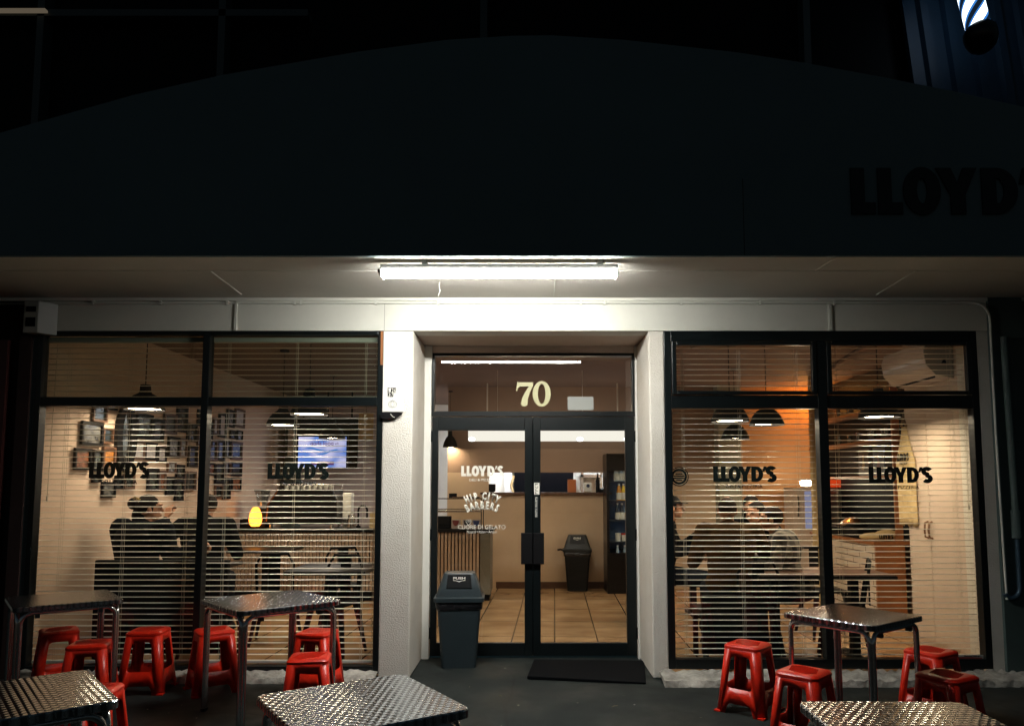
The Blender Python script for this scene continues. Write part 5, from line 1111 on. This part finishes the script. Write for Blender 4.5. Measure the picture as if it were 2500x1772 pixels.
TY = thing('dark_trays', 'dark stack of trays and pans on the timber counter behind the white bag', 'trays', (xl_ + .25, 9.3, ztop)); MB().box(xl_ + .02, xr2 - .05, 9.0, 10.2, ztop, ztop + .12).build('tray', M['blk'], TY, bevel=.02); MB().lathe([(.16, .12), (.18, .16), (.10, .22), (.03, .24), (.001, .25)], (xl_ + .2, 9.5, ztop), 18).build('lid', M['steel'], TY, smooth=50)
# shelving
xs_ = onY(2180, 1100, YE).x
SHF = thing('wall_shelving', 'dark wall shelving with timber end panel holding glasses', 'shelving', (4.3, 9.5, 0))
MB().box(xs_, onY(2197, 1100, YE).x, YE, YE + .03, ztop, ZC - .002).build('end_panel', M['wood'], SHF)
zsv = [onY(2110, 1001, 9.15).z, onY(2179, 1066, YE).z, onY(2120, 1161, 9.1).z]
sh = MB()
for z in zsv: sh.box(xs_ + .001, 4.5, YE + .031, 11.04, z - .03, z)
sh.build('shelf_board', M['wood'], SHF, each=True)
MB().box(4.48, 4.515, YE + .031, 11.04, ztop + .01, ZC - .01).build('back_panel', M['blk'], SHF)
def tumbler_row(z, ys, shelf_, grp, kind='g'):
    k = 0
    for y in ys:
        k += 1
        c = thing('drinking_glass', f'clear tumbler, {ordn[k - 1]} from the window end of the {shelf_}', 'glass', (xs_ + .06 + .06 * (k % 2), y, z), group=grp); h_ = .12
        MB().lathe([(.001, .004), (.030, .0), (.036, h_), (.033, h_), (.028, .008)], (xs_ + .06 + .06 * (k % 2), y, z), 12, cap=False).build('vessel', M['glasstumbler'], c, smooth=60)
tumbler_row(zsv[0], [8.7 + i * .2 for i in range(9)], 'topmost glass shelf', 'tumblers on the topmost shelf')
tumbler_row(zsv[1], [8.62, 8.75, 8.95, 9.1, 9.3, 9.5, 9.9, 10.1], 'middle glass shelf', 'tumblers on the middle shelf')
for y, lb, cl_ in ((8.95, 'blue grey cookbook cover propped on the lowest shelf', (.06, .09, .14)), (9.35, 'dark framed card with pale scribble on the lowest shelf', (.02, .018, .018))):
    B_ = thing('display_card', lb, 'card', (xs_ + .1, y, zsv[2])); MB().box(xs_ + .04, xs_ + .055, y - .14, y + .14, zsv[2], zsv[2] + .34).build('cover', mat('cover', cl_, .4), B_)
    MB().tube([Vector((xs_ + .038, y + .06 * math.sin(i * 1.9) * (1 - i / 26), zsv[2] + .08 + i * .008)) for i in range(24)], .003, 5).build('scribble', M['canvas'] if 'pale' in lb else mat('pink_print', (.4, .2, .2), .6), B_)
# glass door cabinet and glow behind the mullion
a = onY(1940, 1290, 10.4); b_ = onY(1985, 1190, 10.4)
GC = thing('glass_door_cabinet', 'pale cabinet with a blue-lit glass door left of the window mullion', 'cabinet', ((a.x + b_.x) / 2, 10.5, 0)); zb3 = a.z
MB().box(a.x, b_.x + .25, 10.42, 10.8, .013, b_.z).build('carcass', M['cupboard'], GC); MB().box(onY(1965, 1200, 10.4).x, onY(1984, 1200, 10.4).x, 10.405, 10.418, a.z, b_.z - .05).build('glass_door', emis('blue_lit_glass', (.42, .42, .62), .55), GC)
hd_ = MB(); hd_.tube([(a.x + .06, 10.40, b_.z - .1), (a.x + .06, 10.38, b_.z - .2), (a.x + .06, 10.40, b_.z - .4)], .01, 6); hd_.build('handle', M['blk'], GC)
WLp = thing('wall_lamp', 'small glowing lamp on top of the pale cabinet', 'lamp', (onY(1978, 1184, 10.35).x, 10.45, b_.z)); xx = onY(1978, 1184, 10.35).x
MB().lathe([(.07, .03), (.09, .09), (.04, .10)], (xx, 10.5, b_.z), 16).build('shade', M['bulb'], WLp); MB().lathe([(.05, 0), (.05, .03)], (xx, 10.5, b_.z), 12).build('base', M['steel'], WLp)
UL = thing('under_shelf_light', 'red and amber strip glowing under the lowest shelf', 'light', (xs_ - .3, 10.9, zsv[2] - .1)); a = onY(2019, 1189, 10.6); b_ = onY(2062, 1171, 10.6); c_ = onY(2081, 1171, 10.6)
MB().box(a.x, b_.x, 10.6, 10.68, a.z, b_.z).build('red_section', emis('red_glow', (.75, .06, .01), .9), UL); MB().box(b_.x, c_.x, 10.6, 10.68, a.z, b_.z).build('amber_section', emis('amber_glow', (1, .36, .06), 1.6), UL)
MB().box(a.x, c_.x, 10.62, 10.9, b_.z + .001, b_.z + .02).build('shelf_bracket', M['wood'], UL)
MB().box(a.x, c_.x, 10.69, 10.72, ztop, a.z - .01).build('splashback', M['acside'], UL)
PT = thing('timber_post', 'amber-lit timber post left of the shelving', 'post', (onY(1986, 1080, 9.9).x, 9.9, 0)); MB().box(onY(1982, 1080, 9.9).x, onY(1995, 1080, 9.9).x, 9.9, 9.98, .013, ZC - .001).build('post', M['canvas'], PT)
# added amber lamp for the rear wall's glow, hidden behind the transom bar
WW = thing('fill_globe', 'added amber globe hung out of view to turn the rear wall orange', 'lamp', (3.6, 10.75, ZC)); a = onY(1945, 925, 10.75)
MB().tube([(a.x + .2, 10.75, 2.83), (a.x + .2, 10.75, ZC - .001)], .006, 6).build('cord', M['blk'], WW); MB().lathe([(.02, .06), (.03, .10)], (a.x + .2, 10.75, 2.74), 12).build('lamp_holder', M['blk'], WW)
MB().ell((a.x + .2, 10.75, 2.75), .055, 16, 10).build('globe', emis('amber_globe', (1, .38, .07), 150), WW, smooth=60)
tk = MB()
for (p, q_) in (((1690, 850), (1810, 775)), ((2020, 905), (2180, 800))):
    A_ = onZ(*p, ZC - .03); B_ = onZ(*q_, ZC - .03); tk.tube([A_, B_], .022, 6)
TKk = thing('ceiling_pipe', 'slanting pipes fixed under the ceiling of the right room', 'pipe', (2.5, 8, ZC - .03)); tk.build('tube', M['ceil'], TKk)
# added fill lights, out of view, along the front of the ceiling
def batten(x, y, l, lb, mt, along='x'):
    B_ = thing('fill_batten', lb, 'fill light', (x, y, ZC), group='added fill battens along the front of the room ceiling')
    dx, dy = (l / 2, .04) if along == 'x' else (.04, l / 2)
    MB().box(x - dx, x + dx, y - dy, y + dy, ZC - .035, ZC - .001).build('housing', M['white'], B_); MB().box(x - dx + .02, x + dx - .02, y - dy + .005, y + dy - .005, ZC - .055, ZC - .036).build('diffuser', mt, B_)
batten(-2.6, 6.75, 1.4, 'added warm fill batten on the ceiling just behind the left window', M['coolglow2'])
batten(.05, 7.3, 1.2, 'added warm fill batten on the ceiling just inside the doors', M['coolglow'])
batten(2.6, 6.75, 1.4, 'added warm fill batten on the ceiling just behind the right window', M['coolglow2'])

HL = thing('hidden_fill_strip', 'added warm fill strip hung out of view inside the doors', 'fill light', (.15, 9.5, ZC)); zq = onY(1300, 1022, 9.5).z  # fill light added behind the door's top rail to brighten the rear wall
MB().box(-.55, .85, 9.45, 9.55, zq + .012, zq + .05).build('housing', M['white'], HL); MB().box(-.53, .83, 9.465, 9.535, zq - .01, zq + .011).build('diffuser', emis('fill_strip_glow', (1, .80, .56), 34), HL)
for x in (-.4, .7): MB().tube([(x, 9.5, zq + .05), (x, 9.5, ZC - .001)], .003, 5).build('cord', M['white'], HL)

# ================================================================ INDOOR TABLES AND CHAIRS
def make_ctable(name, label, hw_, hd_, group):
    T_ = thing(name, label, 'table', group=group); h = .75
    MB().box(-hw_, hw_, -hd_, hd_, h - .035, h).build('tabletop', M['blkgloss'], T_, bevel=.004)
    for x in ((-hw_ * .6, hw_ * .6) if hw_ > .5 else (0,)):
        MB().box(x - .035, x + .035, -.035, .035, .03, h - .036).build('leg', M['blk'], T_); MB().box(x - .05, x + .05, -hd_ * .75, hd_ * .75, .0, .029).build('foot', M['blk'], T_)
    return T_
def make_chair(label):
    T_ = thing('cafe_chair', label, 'chair', group='black metal chairs inside'); h = .46
    MB().plate(rrect(.18, .18, .05, 4), [], lambda x, y: (x, y, h), lambda x, y: (x, y, h - .018)).build('seat', M['blk'], T_, bevel=.004)
    for sx in (-1, 1):
        for sy in (-1, 1): MB().tube([(sx * .14, sy * .14, h - .018), (sx * .215, sy * .215, 0)], [.028, .014], 6).build('leg', M['blk'], T_)
    bk = MB(); bk.tube([(-.16, -.15, h), (-.17, -.20, h + .3), (-.12, -.22, h + .40), (.12, -.22, h + .40), (.17, -.20, h + .3), (.16, -.15, h)], .013, 7); bk.box(-.05, .05, -.215, -.205, h + .02, h + .39); bk.build('backrest', M['blk'], T_, smooth=60)
    return T_
ct0 = make_ctable('cafe_table', 'x', .36, .33, 'black-topped tables inside'); tl = [
    (onZ(650, 1340, .75), 0, 'black table before the slatted counter with amber light on its top'),
    (onZ(815, 1388, .75), 0, 'black table close behind the pillar end of the left window'),
    (onZ(470, 1380, .75), 0, 'black table shared by the couple in the left window'),
    (onZ(1690, 1345, .75), 0, 'black table by the inner wall with drinks for the capped diner')]
for i, (p, a, lb) in enumerate(tl):
    o = ct0 if i == 0 else copy_tree(ct0); o.location = (p.x, p.y, .013); o.rotation_euler = (0, 0, a); o['label'] = lb
tl_ = onZ(1985, 1398, .75); big = make_ctable('dining_table', 'brown dining table with thick black edge crossing behind the right window mullion', .58, .34, None); big.children[0].data = big.children[0].data.copy(); MB().box(-.57, .57, -.33, .33, .7501, .756).build('wood_inlay', M['darkwood'], big); big.location = (tl_.x, tl_.y, .013)
ch0 = make_chair('x'); chs = [(-2.0, 8.0, .3, 'black chair pulled out beside the table under the grinder'), (-1.75, 6.75, 2.9, 'black chair half behind the stucco pillar inside'), (-2.75, 6.55, 0, 'black chair carrying the woman with the hair claw'),
    (-2.45, 7.3, .2, 'black chair carrying the diner behind the left mullion'), (1.95, 6.55, .0, 'black chair carrying the man in the brown jacket'), (2.75, 6.55, 1.2, 'black chair carrying the diner in plaid'), (3.0, 7.6, 3.2, 'black chair with splayed legs right of the mullion'), (-1.4, 8.3, -.6, 'black chair on the counter side of the left tables')]
for i, (x, y, a, lb) in enumerate(chs):
    o = ch0 if i == 0 else copy_tree(ch0); o.location = (x, y, .013); o.rotation_euler = (0, 0, a); o['label'] = lb

# ================================================================ PEOPLE (seated)
def hand(mb, wrist, d, curl=.6, side=1, size=1.0):
    """palm with five fingers, pointing along d"""
    w_ = Vector(wrist); d = Vector(d).normalized(); up = Vector((0, 0, 1)); s_ = d.cross(up).normalized() * side; n_ = s_.cross(d).normalized()
    if n_.z < 0: n_ = -n_
    pc = w_ + d * .045 * size
    for k in range(4):
        o = (k - 1.5) * .019 * size; mb.caps(w_ + s_ * o * .5, w_ + d * .085 * size + s_ * o, .015 * size, .0105 * size)
        base = w_ + d * .085 * size + s_ * o; l1 = (.036, .042, .040, .031)[k] * size; c = curl * (1 + .12 * k)
        d1 = (d * math.cos(c * .6) - n_ * math.sin(c * .6)); p1 = base + d1 * l1; d2 = (d * math.cos(c * 1.7) - n_ * math.sin(c * 1.7)); p2 = p1 + d2 * l1 * .75; d3 = (d * math.cos(c * 2.5) - n_ * math.sin(c * 2.5)); p3 = p2 + d3 * l1 * .55
        mb.caps(base, p1, .0095 * size, .0088 * size); mb.caps(p1, p2, .0088 * size, .008 * size); mb.caps(p2, p3, .008 * size, .0068 * size)
    tb = w_ + d * .025 * size - s_ * .028 * size; t1 = tb + (d * .7 - s_ * .75 - n_ * .2).normalized() * .038 * size; t2 = t1 + (d * .9 - s_ * .1 - n_ * .45).normalized() * .032 * size
    mb.caps(w_ + d * .01 * size, tb, .015 * size, .013 * size); mb.caps(tb, t1, .0125 * size, .0105 * size); mb.caps(t1, t2, .0105 * size, .0085 * size)
def person(label, loc, rz, top, cloth, hair, lhand, rhand, lean=.06, headturn=0, bald=False, bun=False, cap=False, long_=False, trousers='denim', wide=1.0, collar=False, chairz=.46):
    P_ = thing('person', label, 'person'); sc = top / 1.30
    sk, cl_, hr, tr_ = MB(), MB(), MB(), MB()
    hip = Vector((0, -.02, .52)); ch = Vector((0, lean * .6 - .02, .90)); nk = Vector((0, lean, 1.06)); hd = Vector((0, lean + .045, 1.185))
    Rm = Matrix.Rotation(headturn, 3, 'Z')
    def H(v): return hd + Rm @ Vector(v)
    # skin: head with face, neck, forearm ends and hands
    sk.ell(H((0, -.008, .018)), (.076, .094, .098), 18, 12); sk.ell(H((0, .028, -.045)), (.056, .062, .062), 14, 10); sk.ell(H((0, .05, -.082)), (.03, .03, .022), 10, 8)
    sk.caps(nk - Vector((0, .01, .06)), hd - Vector((0, .005, .05)), .058, .05)
    sk.caps(H((0, .085, .02)), H((0, .108, -.018)), .010, .014); sk.ell(H((0, .088, -.05)), (.022, .012, .006), 10, 6); sk.ell(H((0, .087, -.060)), (.019, .012, .006), 10, 6); sk.ell(H((0, .078, .035)), (.05, .018, .010), 12, 6)
    for s_ in (-1, 1): sk.ell(H((s_ * .078, -.002, -.008)), (.010, .018, .030), 10, 8); sk.ell(H((s_ * .03, .082, .012)), (.012, .008, .008), 8, 6)
    sh = {}
    for s_, hh in ((-1, lhand), (1, rhand)):
        S0_ = Vector((s_ * .175 * wide, lean * .8, 1.015)); Hh = Vector(hh[0]); mid = (S0_ + Hh) / 2
        l1, l2 = .29, .27; dv = Hh - S0_; dl = min(dv.length, l1 + l2 - .01); dv_ = dv.normalized(); Hh = S0_ + dv_ * dl
        aa = (l1 * l1 - l2 * l2 + dl * dl) / (2 * dl); hgt = math.sqrt(max(0, l1 * l1 - aa * aa)); pole = Vector((s_ * .5, -.25, -1)); pole = (pole - dv_ * pole.dot(dv_)).normalized(); E_ = S0_ + dv_ * aa + pole * hgt
        cl_.caps(S0_, E_, .068 * wide, .056); cl_.caps(E_, E_ + (Hh - E_) * .9, .056, .042)
        sk.caps(E_ + (Hh - E_) * .75, Hh, .032, .024); hand(sk, Hh, Vector(hh[1]), hh[2], side=s_)
        sh[s_] = S0_
    cl_.caps(sh[-1], sh[1], .075, .075); cl_.ell(ch, (.185 * wide, .125, .20), 20, 12); cl_.ell(ch - Vector((0, 0, .16)), (.165 * wide, .12, .20), 20, 12); cl_.ell(hip + Vector((0, 0, .08)), (.185 * wide, .135, .15), 20, 12)
    cl_.caps(nk - Vector((0, .005, .05)), nk + Vector((0, 0, .0)), .085, .062); cl_.ell(nk - Vector((0, -.0, .07)), (.14 * wide, .08, .055), 18, 8)
    if collar: cl_.lathe([(.066, 0), (.075, .03), (.072, .045)], nk + Vector((0, -.01, -.01)), 16)
    for s_ in (-1, 1):
        hp_ = Vector((s_ * .09, .02, .53)); kn = Vector((s_ * .13, .43, .50)); an = Vector((s_ * .14, .40, .09)); to = an + Vector((0, .14, -.055))
        tr_.caps(hp_, kn, .095, .068); tr_.caps(kn, an, .064, .046)
        shoe = MB(); 
        shm = sk_shoe.setdefault(id(P_), MB()); shm.caps(an + Vector((0, -.02, -.04)), to, .042, .034); shm.box(an.x - .04, an.x + .04, an.y - .06, to.y + .03, .0, .02)
    tr_.ell((0, -.02, .54), (.185, .14, .09), 18, 10)
    # hair
    if not bald or True:
        hr.ell(H((0, -.012, .026)), (.081, .097, .096) if not bald else (.078, .095, .088), 26, 20)
        cutv = []
    if bun: hr.ell(H((-.02, -.115, .045)), (.05, .045, .05), 14, 10); hr.ell(H((-.01, -.07, -.06)), (.07, .05, .09), 14, 10)
    if long_: hr.ell(H((0, -.06, -.05)), (.085, .055, .12), 16, 10); hr.ell(H((0, -.055, -.15)), (.08, .05, .10), 16, 10)
    sk.build('body', M['skin'], P_, remesh=.0055); cl_.build('jacket' if collar else 'sweater', cloth, P_, remesh=.012); tr_.build('trousers', M[trousers], P_, remesh=.014)
    sk_shoe[id(P_)].build('shoes', M['darkcloth'], P_, remesh=.012)
    # keep the hair off the face: cut every face in front
    vs = []; fs = []
    hb = MB()
    def front(v):
        q_ = Rm.inverted() @ (v - hd); return q_.y > .02 and q_.z < .02 + q_.y * .75
    hb.v = hr.v; hb.f = [f for f in hr.f if not all(front(hr.v[i]) for i in f)]
    hb.build('hair', hair, P_, smooth=60)
    ey = MB()
    for s_ in (-1, 1): ey.ell(H((s_ * .03, .090, .012)), (.009, .006, .006), 8, 6)
    ey.build('eye', M['blk'], P_, each=True)
    if cap:
        cp = MB(); rr_ = [(math.cos(R(q)) * .09, math.sin(R(q)) * .085) for q in range(0, 91, 15)]
        cp.lathe([(r_ + .002, z) for r_, z in rr_], H((0, -.01, .04)), 20); cp.plate([(.075 * math.cos(R(q)), .06 + .09 * math.sin(R(q))) for q in range(0, 181, 15)], [], lambda x, y: H((x, y, .043)), lambda x, y: H((x, y, .050))); cp.build('cap', M['blk'], P_, smooth=50)
    P_.location = loc; P_.rotation_euler = (0, 0, rz); P_.scale = (sc, sc, sc)
    return P_, hd
sk_shoe = {}
def bench(px0, px1, pyt, Y, lb):
    a = onY(px0, pyt, Y); b_ = onY(px1, pyt, Y); B_ = thing('bench', lb, 'bench', ((a.x + b_.x) / 2, Y, .013))
    MB().box(a.x, b_.x, Y - .03, Y + .03, .10, a.z).build('backrest', M['blk'], B_, bevel=.01); MB().box(a.x, b_.x, Y + .031, Y + .42, .40, .455).build('seat', M['blk'], B_, bevel=.01)
    for x in (a.x + .03, b_.x - .03):
        for y in (Y + .0, Y + .38): MB().box(x - .02, x + .02, y - .02, y + .02, .013, .099 if y < Y + .1 else .399).build('leg', M['blk'], B_)
bench(236, 560, 1366, 6.38, 'black solid-backed bench under the couple in the left window')
bench(1712, 1872, 1452, 6.36, 'low black bench behind the brown-jacketed diner in the right window')
# woman with hair claw, seen from behind at the left window
hp = onY(354, 1212, 6.72)
W1, hd1 = person('person in a dark sweater with hair claw, back to the window, reaching right', (onY(328, 1400, 6.70).x, 6.70, .013), R(-28), hp.z, M['navy'], M['hair'], ((-.15, .30, .80), (1, .3, 0), .9), ((.42, .26, .93), (.55, .6, -.35), .75), bun=True, headturn=R(-30), wide=1.48)
HC = thing('hair_claw', 'patterned hair claw clip in the dark bun of the seated woman', 'hair clip', onY(334, 1219, 6.6)); a = onY(334, 1219, 6.60)
MB().tube([a + Vector((-.03, 0, .01)), a + Vector((-.01, -.012, .02)), a + Vector((.015, -.01, .008)), a + Vector((.03, 0, -.006))], .009, 7).tube([a + Vector((-.02, 0, -.008)), a + Vector((0, -.01, -.004)), a + Vector((.022, -.006, -.02))], .007, 7).build('clip', mat('tortoise', (.45, .32, .12), .3, noise=.8, nscale=60), HC, smooth=60)
hp = onY(505, 1208, 7.45)
W2, _ = person('person in black behind the left mullion raising food to the mouth', (onY(500, 1300, 7.45).x, 7.42, .013), R(8), hp.z, M['darkcloth'], M['hair'], ((-.36, .12, 1.08), (.1, .15, 1.0), 1.0), ((.15, .32, .82), (-.4, .8, 0), .8), wide=1.12, headturn=R(40), bald=True)
FD = thing('food_box', 'cream takeaway food box on the couple table', 'food', onZ(455, 1358, .76)); a = onZ(457, 1360, .77)
MB().cbox((a.x, a.y, .80), (.09, .06, .03)).build('box', M['canvas'], FD, bevel=.006); fm = MB(); [fm.ell((a.x + random.uniform(-.06, .06), a.y + random.uniform(-.03, .03), .84), .018, 8, 6) for _i in range(9)]; fm.build('food', mat('fried_food', (.5, .24, .07), .6), FD)
# right window diners
hp = onY(1782, 1216, 6.75)
person('person in a brown jacket with cropped hair seen from behind at the right window', (onY(1785, 1400, 6.68).x, 6.68, .013), R(-4), hp.z, M['brownj'], M['hairb'], ((-.18, .35, .80), (.3, .8, 0), .8), ((.30, .33, .84), (.4, .6, .2), .9), bald=True, wide=1.18, collar=True)
hp = onY(1838, 1212, 8.0)
person('person in black facing the street behind the brown jacket', (onY(1838, 1400, 8.0).x, 8.05, .013), R(172), hp.z, M['darkcloth'], M['hair'], ((-.14, .30, .82), (.3, .7, 0), .8), ((.14, .32, .84), (-.3, .8, 0), .8), long_=True)
hp = onY(1875, 1228, 7.6)
person('person with long dark hair leaning in between the other diners', (onY(1882, 1400, 7.7).x, 7.75, .013), R(120), hp.z, M['darkcloth'], M['hair'], ((-.14, .30, .82), (.3, .7, 0), .8), ((.14, .32, .84), (-.3, .8, 0), .8), long_=True, lean=.12)
hp = onY(1915, 1240, 6.8)
person('person in a plaid shirt seated sideways beside the mullion, face down over food', (onY(1950, 1400, 6.75).x, 6.8, .013), R(70), hp.z, M['plaid'], M['hairb'], ((-.10, .36, .86), (0, .9, .3), .9), ((.12, .30, .88), (-.2, .8, .3), .9), lean=.16, wide=1.1)
hp = onY(1637, 1214, 7.8)
person('person in a black cap at the far left of the right window holding a drink', (onY(1622, 1300, 7.8).x, 7.9, .013), R(-100), hp.z, M['darkcloth'], M['hair'], ((-.14, .34, .92), (.1, .9, .1), 1.0), ((.14, .28, .80), (-.2, .9, 0), .8), cap=True)
for px, lb, cl_ in ((1698, 'amber drink with a straw on the table of the capped diner', (.45, .12, .02)),):
    a = onZ(px, 1342, .77); DG = thing('drink', lb, 'drink', (a.x, a.y, .764)); MB().lathe([(.001, .0), (.03, 0), (.036, .11), (.034, .11), (.028, .004)], (a.x, a.y, .765), 14, cap=False).build('glass', M['glasstumbler'], DG, smooth=60); MB().lathe([(.001, .006), (.027, .006), (.031, .075), (.001, .075)], (a.x, a.y, .765), 14, cap=False).build('liquid', mat('amber_drink', cl_, .2, emit=cl_, es=.15), DG, smooth=60); MB().tube([(a.x, a.y, .79), (a.x + .012, a.y, .93)], .003, 6).build('straw', M['blk'], DG)
